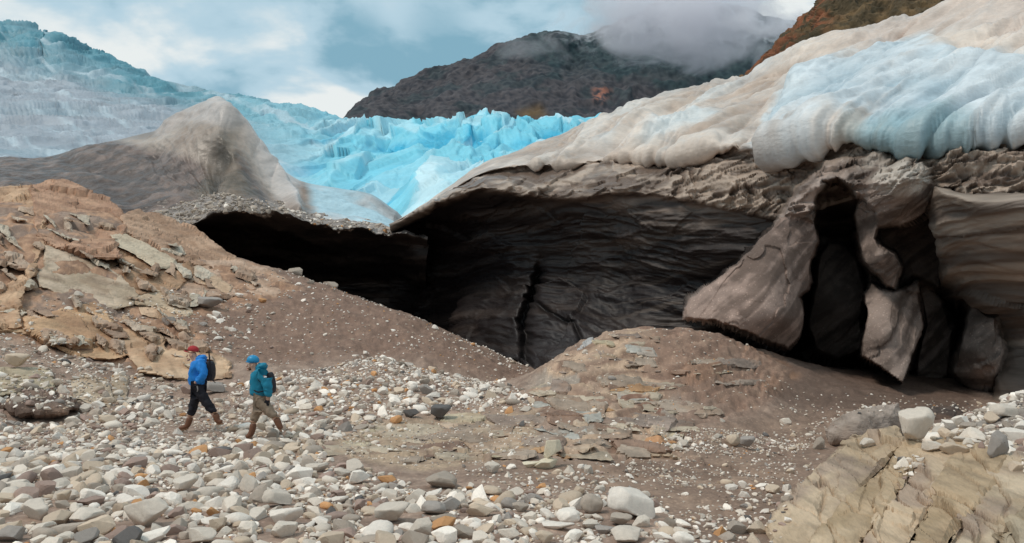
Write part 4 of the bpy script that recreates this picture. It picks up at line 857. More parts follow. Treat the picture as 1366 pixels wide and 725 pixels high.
hb(1340, 548, 42, .5, 'pale grey', 3, .2, 'flat light grey stone highest up at the right edge', None)
hb(1322, 556, 26, .7, 'warm beige', 6, 2, 'beige angular stone among the cobbles at the upper right rim', None)
hb(1272, 568, 38, .38, 'off-white', 8, .2, 'pale flat stone beside the upright grey block', None)
hb(1240, 596, 32, .5, 'pale grey', 1, .4, 'pale slanting stone at the foot of the upright grey block', None)
hb(1268, 598, 44, .5, 'warm beige', 0, .7, 'brownish wedge of rock on the tilted rock below the cobbles', None)
hb(1154, 592, 24, .6, 'pale grey', 7, .2, 'low pale stone resting on the upper left rim of the tilted rock', None)
hb(995, 591, 24, .75, 'mid grey', 5, .3, 'grey stone in the gravel patch below the mound', 'the gravel patch below the mound')
hb(977, 587, 20, .8, 'warm beige', 4, .9, 'beige stone left of the grey one in the gravel patch', None)
hb(1094, 592, 20, .95, 'grey-brown', 2, .2, 'grey-brown stone standing left of the large shaded boulder', None)
hb(582, 641, 56, .42, 'grey-brown', 7, .1, 'long flat grey-brown boulder at the edge of the mud', 'the long flat boulder')
hb(658, 623, 24, .75, 'pale grey', 12, .2, 'round pinkish grey stone left of the pale cairn', None)
hb(656, 655, 28, .45, 'warm beige', 9, .4, 'yellowish stone alone on the mud', 'the yellowish stone')
hb(585, 551, 34, .7, 'dark grey', 5, .4, 'dark grey angular stone at the right foot of the cobble bank', 'the dark angular stone')
hb(548, 552, 22, .6, 'dark grey', 10, .9, 'smaller dark stone left of the dark angular stone', None)
hb(528, 560, 18, .6, 'orange', 4, .9, 'orange stone left of the small dark stone on the cobble bank', None)
hb(566, 519, 22, .8, 'mid grey', 0, .9, 'bluish grey stone in the middle of the cobble bank', None)
hb(333, 643, 32, .9, 'pale grey', 15, .6, 'angular pale stone standing below the walker with the blue helmet', 'the angular pale stone')
hb(244, 648, 44, .52, 'pale grey', 5, 2.9, 'pale wedge stone with dark gap beneath in the left foreground', 'the pale wedge stone')
hb(195, 686, 60, .68, 'pale grey', 10, .75, 'large angular pale grey stone in the left foreground', 'the large angular pale stone')
hb(112, 690, 54, .38, 'pale grey', 7, 2.6, 'long pale grey stone sloping in the left foreground', 'the long sloping stone')
hb(45, 678, 56, .6, 'pale grey', 0, .2, 'broad pale slab stone near the left edge', 'the broad slab stone')
hb(80, 690, 40, .62, 'warm beige', 6, 1.6, 'tan stone leaning on the broad slab stone', 'the leaning tan stone')
hb(12, 712, 44, .6, 'mid grey', 11, .8, 'grey boulder in the bottom left corner', 'the corner boulder')
hb(85, 664, 24, .8, 'warm beige', 5, .2, 'tan upright stone above the leaning tan stone', None)
hb(263, 683, 17, .7, 'orange', 12, .2, 'left of the two bright orange cobbles', 'the orange cobbles')
hb(284, 682, 19, .75, 'orange', 13, .9, 'right of the two bright orange cobbles', None)
hb(184, 671, 19, .6, 'orange', 2, .4, 'orange cobble above the large angular pale stone', None)
hb(215, 662, 24, .5, 'off-white', 11, .5, 'whitish flat cobble between the orange cobbles and the wedge stone', None)
hb(372, 664, 42, .62, 'pale grey', 3, .8, 'blocky pale stone in the middle of the left cobbles', 'the blocky pale stone')
hb(380, 690, 54, .42, 'off-white', 8, .2, 'long whitish stone in the lower left cobbles', 'the long whitish stone')
hb(375, 706, 46, .6, 'pale grey', 0, 2.5, 'pale angular stone at the bottom below the long whitish stone', None)
hb(268, 715, 50, .5, 'pale grey', 1, .2, 'rounded pale stone cut by the bottom edge left of centre', 'the rounded bottom stone')
hb(443, 682, 17, .95, 'dark grey', 15, .6, 'dark charcoal stone among the pale cobbles', 'the charcoal stone')
hb(520, 686, 60, .5, 'pale grey', 5, .1, 'broad pale angular stone left of centre in the foreground', 'the broad angular stone')
hb(565, 704, 38, .72, 'pale grey', 2, .2, 'egg-shaped light grey stone near the bottom centre', 'the egg-shaped stone')
hb(594, 697, 38, .55, 'orange', 6, .7, 'orange-brown stone beside the egg-shaped stone', 'the orange-brown stone')
hb(578, 678, 34, .55, 'mid grey', 9, .3, 'grey oval stone above the egg-shaped stone', None)
hb(640, 680, 44, .5, 'warm beige', 13, .3, 'pale pink and beige stone pile centre at the cobble edge', 'the pinkish stone')
hb(696, 676, 26, .6, 'grey-brown', 12, .3, 'rounded grey-brown stone between the pinkish stone and the white boulder', None)
hb(790, 673, 32, .85, 'grey-brown', 14, .5, 'grey-brown pointed stone left of the largest white boulder', 'the pointed grey-brown stone')
hb(757, 688, 34, .55, 'off-white', 4, .2, 'white round stone left below the pointed grey-brown stone', 'the white round stone')
hb(742, 702, 50, .22, 'off-white', 8, .05, 'thin flat white stone below the white round stone', None)
hb(728, 716, 28, .75, 'warm beige', 12, .3, 'beige round stone at the bottom edge right of centre', None)
hb(678, 714, 30, .6, 'pale grey', 10, .8, 'grey block stone at the bottom edge', None)
hb(838, 716, 54, .4, 'pale grey', 7, 2.8, 'long pale stone at the bottom under the white boulder', None)
hb(858, 696, 30, .6, 'pale grey', 2, .5, 'bluish pale stone below the right end of the white boulder', None)
hb(825, 694, 36, .5, 'grey-brown', 5, .2, 'brown flat stone below the white boulder', None)
hb(912, 719, 30, .6, 'off-white', 14, .3, 'pale stone at the bottom edge farthest right of the cobbles', None)
hb(475, 637, 34, .6, 'off-white', 1, 2.6, 'bright white stone by the mud ledge, left of the long flat boulder', None)
hb(458, 631, 26, .6, 'pale grey', 12, .6, 'pale round stone left of the bright white stone', None)
hb(516, 641, 26, .5, 'orange', 10, .4, 'rusty brown stone right of the bright white stone', None)
hb(20, 482, 38, .62, 'warm beige', 5, .6, 'pale tan angular boulder resting above the pale block at the left edge', 'the tan boulder at the left edge')
hb(247, 519, 22, .7, 'pinkish brown', 0, .6, 'dark brown rock behind the walker with the red cap', None)
hb(288, 517, 34, .5, 'mid grey', 3, .3, 'flat grey rock just right of the walker with the red cap', None)
hb(275, 405, 42, .45, 'mid grey', 5, 2.8, 'grey boulder on the slope among the left outcrop rubble', None)
hb(225, 430, 20, .8, 'mid grey', 10, .8, 'grey rubble block below the pale slab of the left outcrop', None)
hb(395, 355, 32, .55, 'grey-brown', 2, .3, 'rounded dark boulder at the mouth of the ice cave', None)
hb(440, 369, 26, .5, 'grey-brown', 1, .3, 'smaller dark boulder inside the ice cave mouth', None)
hb(320, 394, 14, .5, 'off-white', 12, .3, 'small whitish stone alone on the slope left', None)
hb(351, 401, 13, .6, 'orange', 12, .3, 'small orange stone on the upper slope', None)
CA = thing('cairn', 'small cairn of three pale cream stones at the foot of the mound', 'cairn', tuple(P(732, 624, 12.8)))
CAIRN = [(730, 617, 36, .50, 6, .2), (708, 620, 28, .30, 8, .3), (736, 600, 24, 1.25, 10, .4)]
def put(me, px, py, wpx, hr, colr, k, rz, name, Y=None, tiltv=None, sink=.0):
    h = hit(px, py + wpx * hr * .45, ALLB) if Y is None else None
    y = h.y if h is not None else (Y or 15.)
    r = wpx * y / F / 2
    q = P(px, py, y + r * .3); o = bpy.data.objects.new(name, me); C.objects.link(o)
    o.location = q; prop = np.abs(np.array(SH2[k])).max(0)
    o.scale = (r, r * random.uniform(.85, 1.05), r * hr / prop[2]); o.rotation_euler = (random.uniform(-.12, .12), random.uniform(-.15, .15), (rz - .4) * .5)
    c = np.array(PAL[colr]) * random.uniform(.92, 1.08); o.color = (*c, 1); return o
placed = []; LM = []
for (px, py, wd, hr, cr, k, rz, lab, ref, nm) in BIG:
    o = put(me3(k), px, py, wd, hr, cr, k, rz, nm if wd >= 30 else 'stone')
    if py < 372 and 380 < px < 460:
        x_, y_ = P(px, py, 44)[:2]; h_, _n = drop(x_, 44); r_ = wd * 44 / F / 2; o.location = (x_, 44, h_.z + r_ * .35); o.scale = (r_, r_, r_)
    tag(o, lab, 'boulder' if wd >= 30 else 'stone', 'boulders and stones lying about the riverbed')
    placed.append((o.location.x, o.location.y, o.scale[0])); 
    if ref: LM.append((ref, px, py))
for i, (px, py, wd, hr, k, rz) in enumerate(CAIRN):
    o = put(me3(k), px, py, wd, hr, 'off-white', k, rz, 'stone', Y=12.7); o.color = (.66, .58, .44, 1)
    if i == 2: o.rotation_euler = (.1, .35, .5)
    o.location = Vector(o.location) - CA.location; o.parent = CA
    placed.append((o.location.x + CA.location.x, 12.7, o.scale[0]))
LM += [('the walker in the brown-grey trousers', 345, 575), ('the walker in the black trousers', 265, 560), ('the pale cairn', 732, 612), ('the rubble heap', 50, 540), ('the tilted rock', 1080, 640)]

ZN = [ # polygon, y range, density, size factor
 ([(-120, 558), (60, 556), (150, 556), (225, 548), (240, 520), (330, 512), (380, 500), (440, 489), (500, 478), (560, 492), (640, 508), (712, 522), (705, 545), (610, 552), (520, 564), (430, 590), (430, 622), (500, 632), (560, 652), (640, 655), (740, 672), (800, 655), (880, 672), (940, 740), (-120, 740)], (6.5, 30), 1.0, 1.0),
 ([(-60, 440), (40, 445), (110, 480), (180, 495), (240, 515), (240, 556), (120, 562), (-60, 562)], (16, 27), .75, 1.0),
 ([(180, 400), (300, 395), (360, 410), (330, 470), (300, 480), (250, 450), (190, 430)], (22, 40), .35, .9),
 ([(60, 400), (190, 410), (230, 440), (150, 430), (80, 425)], (22, 36), .4, .8),
 ([(230, 420), (380, 360), (470, 385), (560, 425), (720, 500), (700, 520), (560, 480), (430, 480), (330, 500), (280, 460)], (24, 46), .14, .7),
 ([(370, 355), (480, 380), (700, 480), (690, 500), (540, 420), (400, 385)], (32, 52), .30, .9),
 ([(880, 575), (930, 570), (1000, 577), (1080, 588), (1075, 605), (960, 606), (885, 604)], (12, 20), .75, .55),
 ([(600, 628), (1100, 600), (1040, 740), (900, 740), (860, 690), (740, 672)], (6.5, 16), .12, .55),
 ([(1215, 590), (1262, 564), (1300, 548), (1366, 522), (1450, 495), (1600, 480), (1600, 640), (1366, 628), (1290, 600), (1240, 606)], (8, 14), 1.2, .8),
 ([(1200, 590), (1225, 590), (1232, 620), (1210, 640), (1195, 620)], (8, 12), .8, .4),
 ([(720, 480), (800, 440), (960, 435), (1060, 520), (900, 600), (720, 600)], (13, 26), .05, .5),
 ([(1000, 500), (1100, 520), (1320, 540), (1320, 580), (1060, 600)], (15, 28), .10, .7),
 ([(440, 585), (560, 560), (715, 548), (725, 600), (640, 618), (470, 612)], (12, 20), .10, .6),
]
def scatter():
    n = 210000; u = RNG.uniform(size=n); 
    # candidate distances thinned by what the lens resolves
    Yc = 1 / (1 / 6.6 - u ** 1.0 * (1 / 6.6 - 1 / 52.)); ac = RNG.uniform(-.72, .72, n); x = ac * Yc
    z = TR(np.c_[np.clip(x / np.sqrt(Yc ** 2 + 1), -1.1, 1.1) * 1.6, np.log(np.sqrt(Yc ** 2 + 1))])
    onr = (x > 4.3) & (Yc > 8.3) & (Yc < 14)
    for i in np.where(onr)[0]:
        h, _ = drop(x[i], Yc[i])
        if h is not None: z[i] = h.z
    px, py = proj(np.stack([x, Yc, z], -1)); dens = np.zeros(n); sf = np.ones(n)
    for poly, (a, b), d, f in ZN:
        m = (Yc > a) & (Yc < b); idx = np.where(m)[0]; s = soft(px[idx], py[idx], poly, 6) * d
        up = s > dens[idx]; dens[idx[up]] = s[up]; sf[idx[up]] = f
    # sandy path behind the walkers and patchiness
    dens *= 1 - .85 * soft(px, py, [(150, 572), (260, 566), (330, 578), (250, 590), (140, 588)], 7) * (Yc > 13)
    dens *= 1 - .75 * sstep(fbm(np.stack([x, Yc * .8, x * 0 + 3], -1) * .33, 3), .22, .5) * (py > 600) * (px > 350)
    patch = fbm(np.stack([x, Yc, x * 0], -1) * .5, 3)
    k = RNG.uniform(size=n) < dens * np.clip(1.0 + .6 * patch, .2, 1.4); x, Yc, px, py, sf = x[k], Yc[k], px[k], py[k], sf[k]; m = len(x)
    d = .050 * (1 - RNG.uniform(size=m) * .985) ** (-1 / 2.05) ; d = np.clip(d, 0, .36) * sf; pat = fbm(np.stack([x, Yc, x * 0], -1) * .35 + 7, 2)
    d = d * (.75 + .75 * sstep(pat, -.25, .45)); d = np.clip(np.maximum(d, 3.0 * Yc / F), .03, .36)
    o = np.argsort(-d); x, Yc, d, px, py = x[o], Yc[o], d[o], px[o], py[o]
    grid = {}; cs = .25; out = []
    for (bx, by, br) in placed:
        for gx in range(int(math.floor((bx - br) / cs)), int(math.floor((bx + br) / cs)) + 1):
            for gy in range(int(math.floor((by - br) / cs)), int(math.floor((by + br) / cs)) + 1): grid.setdefault((gx, gy), []).append((bx, by, br * 1.6))
    for i in range(len(x)):
        gx, gy = int(math.floor(x[i] / cs)), int(math.floor(Yc[i] / cs)); r = d[i] * .5; ok = True
        for a in (-1, 0, 1):
            for b in (-1, 0, 1):
                for (qx, qy, qr) in grid.get((gx + a, gy + b), ()):
                    if (qx - x[i]) ** 2 + (qy - Yc[i]) ** 2 < (.80 * (qr + r)) ** 2: ok = False; break
                if not ok: break
            if not ok: break
        if ok: grid.setdefault((gx, gy), []).append((x[i], Yc[i], r)); out.append(i)
    out = np.array(out); return x[out], Yc[out], d[out], px[out], py[out]
sx, sy, sd_, spx, spy = scatter(); print('stones', len(sx), time.time() - T0)
okz = np.full(len(sx), np.nan); nr = np.zeros((len(sx), 3))
for i in range(len(sx)):
    h, nn = drop(sx[i], sy[i])
    if h is not None: okz[i] = h.z; nr[i] = nn
# rubble on the roof of the ice cave
RB = bvh_of([o for o in CV.children if o.name.startswith('gravel_roof')]); n0 = len(sx); ex = []
for _ in range(2600):
    a_, b_ = random.uniform(205, 545), random.uniform(258, 318); r_ = RB.ray_cast(CAMP, pdir(a_, b_))
    if r_[0] is not None and r_[0].y > 44: ex.append((r_[0].x, r_[0].y, r_[0].z, min(.55, .11 * (1 - random.random() * .97) ** -.5)))
ex = np.array(ex); sx = np.r_[sx, ex[:, 0]]; sy = np.r_[sy, ex[:, 1]]; okz = np.r_[okz, ex[:, 2]]; sd_ = np.r_[sd_, ex[:, 3]]; nr = np.zeros((len(sx), 3))
kp = ~np.isnan(okz); sx, sy, sd_, okz, nr = sx[kp], sy[kp], sd_[kp], okz[kp], nr[kp]
spx, spy = proj(np.stack([sx, sy, okz], -1))
sizepx = sd_ / sy * F; inview = (spx > 4) & (spx < 1362) & (spy > 300) & (spy < 735)
NB = 300 - len(BIG) - 3
order = np.argsort(-(sizepx * inview)); big = order[:NB]; rest = order[NB:]
cidx = RNG.choice(len(PN), len(sx), p=PW); cidx[(sy > 44) & (RNG.uniform(size=len(sx)) < .8)] = PN.index('grey-brown'); kid = RNG.integers(0, NP, len(sx))
warmz = (spy < 560) & (spx > 380) & (spx < 720); wz = warmz & (RNG.uniform(size=len(sx)) < .35); cidx[wz] = PN.index('off-white'); sw = warmz & (RNG.uniform(size=len(sx)) < .05); cidx[sw] = PN.index('orange')
gl = 'loose stones of the riverbed'; shp = lambda k: 'angular' if isang[k] else 'rounded'
SEEN = set()
def uniq(*a):
    for n_ in range(5):
        l = lab_for(*a, nth=n_)
        if l not in SEEN and len(l.split()) <= 16: break
    SEEN.add(l); return l
def lab_for(px, py, d, k, ci, nth=0):
    best = sorted(LM, key=lambda l: math.hypot(l[1] - px, (l[2] - py) * 1.5))[nth]; dx, dy = px - best[1], py - best[2]
    side = ('right of ' if dx > 0 else 'left of ') if abs(dx) > abs(dy) * 1.6 else ('in front of ' if dy > 0 else 'behind ')
    if abs(dx) > 26 and abs(dy) > 12: side = ('front ' if dy > 0 else 'back ') + ('right of ' if dx > 0 else 'left of ')
    near = 'close ' if math.hypot(dx, dy) < 45 else 'further out '
    return f"{'small ' if d < .17 else 'large ' if d > .26 else 'fist-sized ' if False else ''}{shp(k)} {PN[ci]} stone {near}{side}{best[0]}"
for i in big:
    k = int(kid[i]); o = bpy.data.objects.new('stone', ME2[k]); C.objects.link(o); r = sd_[i] / 2
    o.location = (sx[i], sy[i], okz[i] + r * .18); s = r * 1.12; o.scale = (s, s, s * random.uniform(.85, 1.15)); o.rotation_euler = (random.gauss(0, .22), random.gauss(0, .22), random.uniform(0, 6.28))
    c = np.array(PAL[PN[cidx[i]]]) * random.uniform(.88, 1.22); o.color = (*c, 1)
    tag(o, uniq(spx[i], spy[i], sd_[i], k, cidx[i]), 'stone', gl)
def joined(idx, SH, Fc, name, label):
    nvp = len(SH[0]); nfp = len(Fc); V = np.empty((len(idx) * nvp, 3), np.float32); Cc = np.empty_like(V); FF = np.empty((len(idx) * nfp, 3), np.int32)
    e = np.stack([RNG.normal(0, .28, len(idx)), RNG.normal(0, .28, len(idx)), RNG.uniform(0, 6.28, len(idx))], -1); hue = RNG.uniform(.80, 1.28, len(idx))
    for j, i in enumerate(idx):
        cx, sx_, cy, sy_, cz, sz = math.cos(e[j, 0]), math.sin(e[j, 0]), math.cos(e[j, 1]), math.sin(e[j, 1]), math.cos(e[j, 2]), math.sin(e[j, 2])
        Rm = np.array([[cz * cy, cz * sy_ * sx_ - sz * cx, cz * sy_ * cx + sz * sx_], [sz * cy, sz * sy_ * sx_ + cz * cx, sz * sy_ * cx - cz * sx_], [-sy_, cy * sx_, cy * cx]])
        r = sd_[i] / 2 * 1.12; V[j * nvp:(j + 1) * nvp] = (SH[kid[i]] * r) @ Rm.T + (sx[i], sy[i], okz[i] + r * .16)
        Cc[j * nvp:(j + 1) * nvp] = np.array(PAL[PN[cidx[i]]]) * hue[j]; FF[j * nfp:(j + 1) * nfp] = Fc + j * nvp
    o = mesh_np(name, V, FF, M_STONEF, Cc); o.data.polygons.foreach_set('use_smooth', np.repeat([not isang[kid[i]] for i in idx], nfp)); tag(o, label, 'cobbles', kind='stuff'); return o
a = [i for i in rest if sizepx[i] > 11]; b = [i for i in rest if 4.5 < sizepx[i] <= 11]; c_ = [i for i in rest if sizepx[i] <= 4.5]
print('classes', len(a), len(b), len(c_))
joined(a, SH1, I1[1], 'cobbles', 'mixed grey and beige river cobbles covering the near ground')
joined(b, SH1, I1[1], 'pebbles', 'countless small grey and orange pebbles between the larger cobbles')
joined(c_, SH0, I0[1], 'gravel', 'fine light gravel scattered over the ground and slopes')
print('stones done', time.time() - T0)
# ------------------------------------------------------------------ the two walkers
M_SKIN = plain('skin', (.50, .30, .22), .6); M_BLUE = plain('bright_blue_shell', (.012, .20, .60), .5, .3, 18); M_TEAL = plain('teal_shell', (.008, .19, .30), .5, .3, 18)
M_BLACK = plain('black_cloth', (.014, .013, .018), .8, .3, 25); M_KHAKI = plain('khaki_cloth', (.27, .20, .145), .85, .3, 25); M_RUBBER = plain('brown_rubber', (.16, .070, .038), .5)
M_SOLE = plain('tan_sole', (.30, .17, .10), .7); M_RED = plain('red_cloth', (.36, .030, .035), .8); M_HELMET = plain('blue_shell_plastic', (.02, .24, .46), .35); M_PACK = plain('dark_pack', (.022, .020, .026), .7, .4, 20)
M_GREY = plain('grey_webbing', (.20, .19, .19), .8); M_WHITE = plain('white_print', (.75, .78, .8), .6); M_BEARD = plain('brown_beard', (.13, .075, .05), .9); M_HAIR = plain('dark_hair', (.05, .03, .02), .9)
def skin(name, J, E, mat, parent, sub=2, root=0):
    me = bpy.data.meshes.new(name); me.from_pydata([tuple(j[0]) for j in J], E, []); o = bpy.data.objects.new(name, me); C.objects.link(o)
    md = o.modifiers.new('s', 'SKIN'); md.use_smooth_shade = True
    for i, sv in enumerate(me.skin_vertices[0].data):
        r = J[i][1]; sv.radius = (r, r) if np.isscalar(r) else r; sv.use_root = i == root
    o.modifiers.new('u', 'SUBSURF').levels = sub
    dg = bpy.context.evaluated_depsgraph_get(); m2 = bpy.data.meshes.new_from_object(o.evaluated_get(dg)); o.modifiers.clear(); o.data = m2; bpy.data.meshes.remove(me)
    m2.materials.clear(); m2.materials.append(mat); m2.polygons.foreach_set('use_smooth', [True] * len(m2.polygons)); m2.name = name
    m2.transform(Matrix.Translation(-Vector(parent.location if parent.parent is None else parent.parent.location))); o.parent = parent; return o
def chain(pts, mat, name, parent, sub=2): return skin(name, pts, [(i, i + 1) for i in range(len(pts) - 1)], mat, parent, sub)
def folds(name, J, E, mat, parent):
    o = skin(name, J, E, mat, parent, 3); me = o.data; n = len(me.vertices); a = np.empty(n * 3, np.float32); me.vertices.foreach_get('co', a); a = a.reshape(-1, 3).astype(float)
    m = np.empty(n * 3, np.float32); me.vertices.foreach_get('normal', m); m = m.reshape(-1, 3)
    d = .020 * ridged(a * (5, 5, 9) + 2 * J[0][0][0], 3) + .012 * fbm(a * 14, 2)
    me.vertices.foreach_set('co', (a + m * d[:, None]).astype(np.float32).ravel()); me.update(); return o
def blobm(name, c, r, mat, parent, cut=None, rot=0, sub=3, zcut=None, disp=0):
    V, Fc = ico(sub); 
    if zcut is not None: V = V.copy(); V[:, 2] = np.where(V[:, 2] < zcut, zcut + (V[:, 2] - zcut) * .08, V[:, 2])
    if disp: V = V * (1 + disp * fbm(V * 2 + 3, 3))[:, None]
    V = V * np.array(r); cr, sr = math.cos(rot), math.sin(rot); V = V @ np.array([[cr, 0, -sr], [0, 1, 0], [sr, 0, cr]]); V = V + np.array(c)
    return mesh_np(name, V, Fc, mat, parent=parent)
def rbox(name, pts4, depth, mat, parent, y0):
    """soft sided bag: profile outline in the walking plane, given depth across"""
    import bmesh
    bm = bmesh.new(); L = []; n = len(pts4); cx = sum(p[0] for p in pts4) / n; cz = sum(p[2] for p in pts4) / n
    for (dy, s) in ((-depth / 2, .72), (-depth * .36, 1.0), (depth * .36, 1.0), (depth / 2, .72)):
        L.append([bm.verts.new((cx + (p[0] - cx) * s, y0 + dy, cz + (p[2] - cz) * (s * .1 + .9))) for p in pts4])
    for a, b in zip(L, L[1:]):
        for i in range(n): bm.faces.new((a[i], a[(i + 1) % n], b[(i + 1) % n], b[i]))
    bm.faces.new(L[0][::-1]); bm.faces.new(L[-1]); bmesh.ops.recalc_face_normals(bm, faces=bm.faces)
    me = bpy.data.meshes.new(name); bm.to_mesh(me); bm.free(); me.materials.append(mat); o = bpy.data.objects.new(name, me); C.objects.link(o)
    md = o.modifiers.new('u', 'SUBSURF'); md.levels = 2; md.render_levels = 2; me.polygons.foreach_set('use_smooth', [True] * len(me.polygons)); me.transform(Matrix.Translation(-Vector(parent.location))); o.parent = parent; return o
def foot_z(px, Y):
    x = P(px, 560, Y)[0]; h, _ = drop(x, Y); return h.z
def walker(Yb, foot, label, j, jacket, trousers, head, right=None):
    fx = P(foot[0], foot[1], Yb); T = thing('person', label, 'person', tuple(fx), 'hikers crossing the cobbles')
    q = lambda k, dy=0.: P(j[k][0], j[k][1], Yb + dy)
    a, b = -.15, .15                                    # near side (towards the camera) and far side
    J = [(q('hip'), .13), (q('waist'), .12), (q('chest'), (.12, .13)), (q('neck'), .062), (q('head'), (.092, .088)), (q('headtop'), (.082, .08)),
         (q('sh', a * .9), .05), (q('el', a * 1.4), .036), (q('ha', a), .035), (q('sh', b * .9), .05), (q('el2', b * 1.4), .036), (q('ha2', b), .035),
         (q('hip', a * .6), .09), (q('kn', a * .6), .06), (q('an', a * .6), .045), (q('hip', b * .6), .09), (q('kn2', b * .6), .06), (q('an2', b * .6), .045), (q('to', a * .6), .035), (q('to2', b * .6), .035)]
    E = [(0, 1), (1, 2), (2, 3), (3, 4), (4, 5), (2, 6), (6, 7), (7, 8), (2, 9), (9, 10), (10, 11), (0, 12), (12, 13), (13, 14), (0, 15), (15, 16), (16, 17), (14, 18), (17, 19)]
    skin('body', J, E, M_SKIN, T)
    # head details
    hc = q('head'); fw = np.array([-1, -.25, -.25 * head.get('down', .5)]); fw /= np.linalg.norm(fw)
    blobm('nose', hc + fw * .112 + (0, 0, .005), (.02, .014, .022), M_SKIN, T, sub=2)
    blobm('chin', hc + fw * .075 + (0, 0, -.075), (.035, .04, .03), M_SKIN, T, sub=2)
    blobm('ear', hc + np.array([.02, -.088, 0]), (.02, .012, .032), M_SKIN, T, sub=2)
    blobm('eye', hc + fw * .086 + np.array([.005, -.035, .025]), (.011, .011, .008), M_HAIR, T, sub=2)
    blobm('mouth', hc + fw * .095 + np.array([.0, -.012, -.045]), (.010, .022, .006), M_RED, T, sub=2)
    # jacket with sleeves and hood, one continuous garment
    JJ = [(q('hem'), (.20, .215)), (q('waist'), (.175, .20)), (q('chest'), (.185, .21)), (q('collar'), (.115, .12)), (q('sh', a * 1.2), .115), (q('el', a * 1.6), .088), (q('wr', a * 1.35), .066),
          (q('sh', b * 1.2), .11), (q('el2', b * 1.5), .068), (q('wr2', b * 1.2), .052)]
    jk = folds('jacket', JJ, [(0, 1), (1, 2), (2, 3), (2, 4), (4, 5), (5, 6), (2, 7), (7, 8), (8, 9)], jacket, T)
    blobm('hood', q('hood'), (.125, .13, .085), jacket, T, rot=-.5, disp=.25)
    tr = folds('trousers', [(q('hip'), (.155, .18)), (q('hip', a * .62), .12), (q('kn', a * .6), .092), (q('bt', a * .6), .078), (q('hip', b * .62), .12), (q('kn2', b * .6), .090), (q('bt2', b * .6), .076)], [(0, 1), (1, 2), (2, 3), (0, 4), (4, 5), (5, 6)], trousers, T)
    for s_, (bt, an, to, dy) in enumerate((('bt', 'an', 'to', a * .6), ('bt2', 'an2', 'to2', b * .6))):
        A, B, Tt = q(bt, dy), q(an, dy), q(to, dy); m_ = A + (B - A) * .55
        bo = chain([(A, .080), (m_, .070), (B, .068), (B + (Tt - B) * .55 + (0, 0, -.005), .060), (Tt, .050)], M_RUBBER, 'boot', T)
        dr = (Tt - B); dr = dr / np.linalg.norm(dr); so_ = chain([(B - dr * .03 + (0, 0, -.052), (.05, .022)), (B + (Tt - B) * .5 + (0, 0, -.052), (.05, .02)), (Tt + dr * .02 + (0, 0, -.035), (.04, .02))], M_SOLE, 'sole', bo)
        chain([(A + (-.072, -.02, 0), .010), (A + (0, -.075, .01), .010), (A + (.072, -.02, 0), .010)], M_SOLE, 'boot_cuff', bo)
    return T, q
j1 = dict(hip=(265, 520), waist=(264, 507), chest=(266, 490), neck=(261, 480), head=(256.5, 474.5), headtop=(257, 469), sh=(268, 486), el=(272, 501), ha=(259, 512), el2=(262, 502), ha2=(255, 511),
          kn=(277, 540), an=(290.5, 562.5), to=(297, 563), kn2=(257.5, 542), an2=(250, 569), to2=(238.5, 572), hem=(264, 516), collar=(262.5, 482), wr=(262, 510), wr2=(257, 510), hood=(268, 479), bt=(287, 551), bt2=(254.5, 555))
W1, q = walker(17.3, (265, 572), 'hiker in red cap, bright blue jacket and black trousers walking left with a dark pack', j1, M_BLUE, M_BLACK, dict(down=.8))
# cap with peak
blobm('cap', q('headtop') + (.012, 0, .030), (.118, .11, .095), M_RED, W1, rot=.18, zcut=-.25)
blobm('cap_peak', q('headtop') + (-.125, -.01, -.005), (.068, .065, .012), M_RED, W1, rot=.30)
pk_ = [P(*a, 17.3) for a in ((275, 484), (279, 481), (284.5, 483), (286.5, 493), (286, 505), (282, 509), (276.5, 508), (273.5, 500), (273.5, 490))]
bp = rbox('backpack', pk_, .30, M_PACK, W1, 17.3)
chain([(P(278.6, 467.5, 17.15), .014), (P(279.2, 476, 17.14), .017), (P(281, 492, 17.14), .013), (P(283, 507, 17.14), .011), (P(287.5, 511, 17.14), .009)], M_BLACK, 'trekking_pole', W1)
chain([(P(262.5, 484, 17.08), .014), (P(264, 492, 17.06), .014), (P(270, 499, 17.06), .013), (P(274, 501, 17.1), .013)], M_BLACK, 'shoulder_strap', W1)
chain([(P(263, 515, 17.1), .016), (P(264, 520, 17.08), .014), (P(263, 523, 17.1), .012)], M_GREY, 'belt_tool', W1)
j2 = dict(hip=(349, 537), waist=(347, 520), chest=(346, 502), neck=(341, 493), head=(337, 487.5), headtop=(337.5, 482), sh=(350, 499), el=(358, 516), ha=(357, 535), el2=(341, 515), ha2=(339, 530),
          kn=(362, 552), an=(372, 567), to=(375.5, 573), kn2=(340, 554), an2=(335.5, 579), to2=(326, 587), hem=(346, 531), collar=(342, 495), wr=(358, 530), wr2=(339, 526), hood=(348.5, 490), bt=(368, 557), bt2=(338.5, 563.5))
W2, q = walker(16.2, (345, 588), 'hiker in blue helmet, teal jacket and khaki trousers walking left behind the other', j2, M_TEAL, M_KHAKI, dict(down=.9))
blobm('helmet', q('headtop') + (.0, 0, .018), (.125, .118, .105), M_HELMET, W2, rot=.12, zcut=-.35)
blobm('helmet_rim', q('headtop') + (-.045, 0, -.022), (.10, .105, .018), M_HELMET, W2, rot=.15)
blobm('beard', q('head') + (-.048, -.012, -.070), (.040, .055, .035), M_BEARD, W2, sub=2)
pk_ = [P(*a, 16.2) for a in ((357, 500), (360, 495), (364, 500), (367, 512), (367.5, 522), (363, 527), (359, 522), (357.5, 510))]
rbox('backpack', pk_, .30, M_PACK, W2, 16.2)
chain([(P(342.5, 499, 15.98), .016), (P(345, 507, 15.96), .016), (P(352, 514, 15.97), .014), (P(358, 518, 16.0), .014)], M_BLACK, 'shoulder_strap', W2)
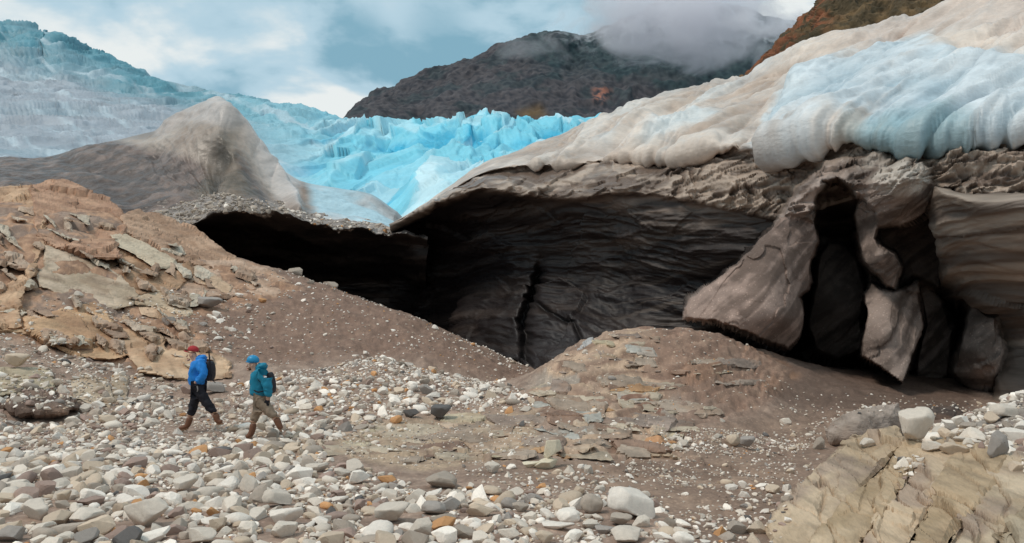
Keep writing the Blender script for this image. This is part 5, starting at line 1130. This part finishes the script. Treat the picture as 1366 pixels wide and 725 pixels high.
chain([(P(338.5, 521, 15.98), .014), (P(344, 523.5, 15.95), .016), (P(352, 522, 15.97), .014)], M_BLACK, 'waist_belt', W2)
chain([(P(352, 503.5, 15.86), .012), (P(354, 503.2, 15.855), .013), (P(356, 502.8, 15.87), .012)], M_WHITE, 'sleeve_patch', W2)
gq = q('ha', -.15)
gl_ = skin('glove', [(gq + (0, 0, .03), .040), (gq + (-.005, 0, -.02), (.042, .03)), (gq + (-.035, -.01, -.07), .013), (gq + (-.045, -.01, -.10), .011), (gq + (-.015, -.015, -.08), .013), (gq + (-.025, -.015, -.118), .011),
      (gq + (.005, -.01, -.08), .013), (gq + (-.004, -.01, -.115), .011), (gq + (.025, -.005, -.072), .012), (gq + (.018, -.005, -.102), .010), (gq + (-.045, -.02, -.015), .014), (gq + (-.062, -.025, -.05), .012)],
      [(0, 1), (1, 2), (2, 3), (1, 4), (4, 5), (1, 6), (6, 7), (1, 8), (8, 9), (1, 10), (10, 11)], M_BLACK, W2)
print('people', time.time() - T0)

# ------------------------------------------------------------------ low cloud on the mountain
def cloud_at(px0, px1, py0, py1, Y, depth, dens, seed, thr):
    a, b = P(px0, py1, Y), P(px1, py0, Y); c = (a + b) / 2; r = np.abs(b - a) / 2; r[1] = depth / 2
    V, Fc = ico(4); V = V * r * (1 + .10 * fbm(V * 1.5 + seed, 3))[:, None] + c
    m = bpy.data.materials.new('cloud_vapour'); m.use_nodes = True; t = NT(m.node_tree)
    g = t.n('TexCoord').outputs['Object']
    uv = t.mapv(g, tuple(1 / r)); L = t.n('VectorMath', operation='LENGTH', i_0=uv).outputs['Value']
    nz = t.noise(t.mapv(g, (1 / 130., 1 / 130., 1 / 70.), loc=(seed, 0, 0)), 1.0, 7, .64, .6)
    dn = t.m('MULTIPLY', t.ss(t.m('SUBTRACT', t.m('ADD', nz, .0), t.m('MULTIPLY', t.m('POWER', L, 2.2), .42)), thr, thr + .20), dens)
    pv = t.n('VolumePrincipled', i_Color=(.93, .92, .95, 1)); t.t.links.new(dn, pv.inputs['Density']); pv.inputs['Anisotropy'].default_value = .2
    o_ = t.n('OutputMaterial'); t.t.links.new(pv.outputs[0], o_.inputs['Volume'])
    e = bpy.data.objects.new('cloud', None)
    V = V - c; o = mesh_np('cloud', V, Fc, m); o.location = c; return o
for k, (b_, lab) in enumerate((((700, 1130, 112, -60, 2250, 330, .016, 3., .255), 'grey mist bank wrapped around the mountain top'), ((640, 790, 96, 42, 2300, 140, .004, 9., .30), 'thin wisp of mist along the left shoulder of the mountain'))):
    o = cloud_at(b_[0], b_[1], b_[3], b_[2], *b_[4:]); tag(o, lab, 'cloud', kind='stuff')
print('clouds', time.time() - T0)
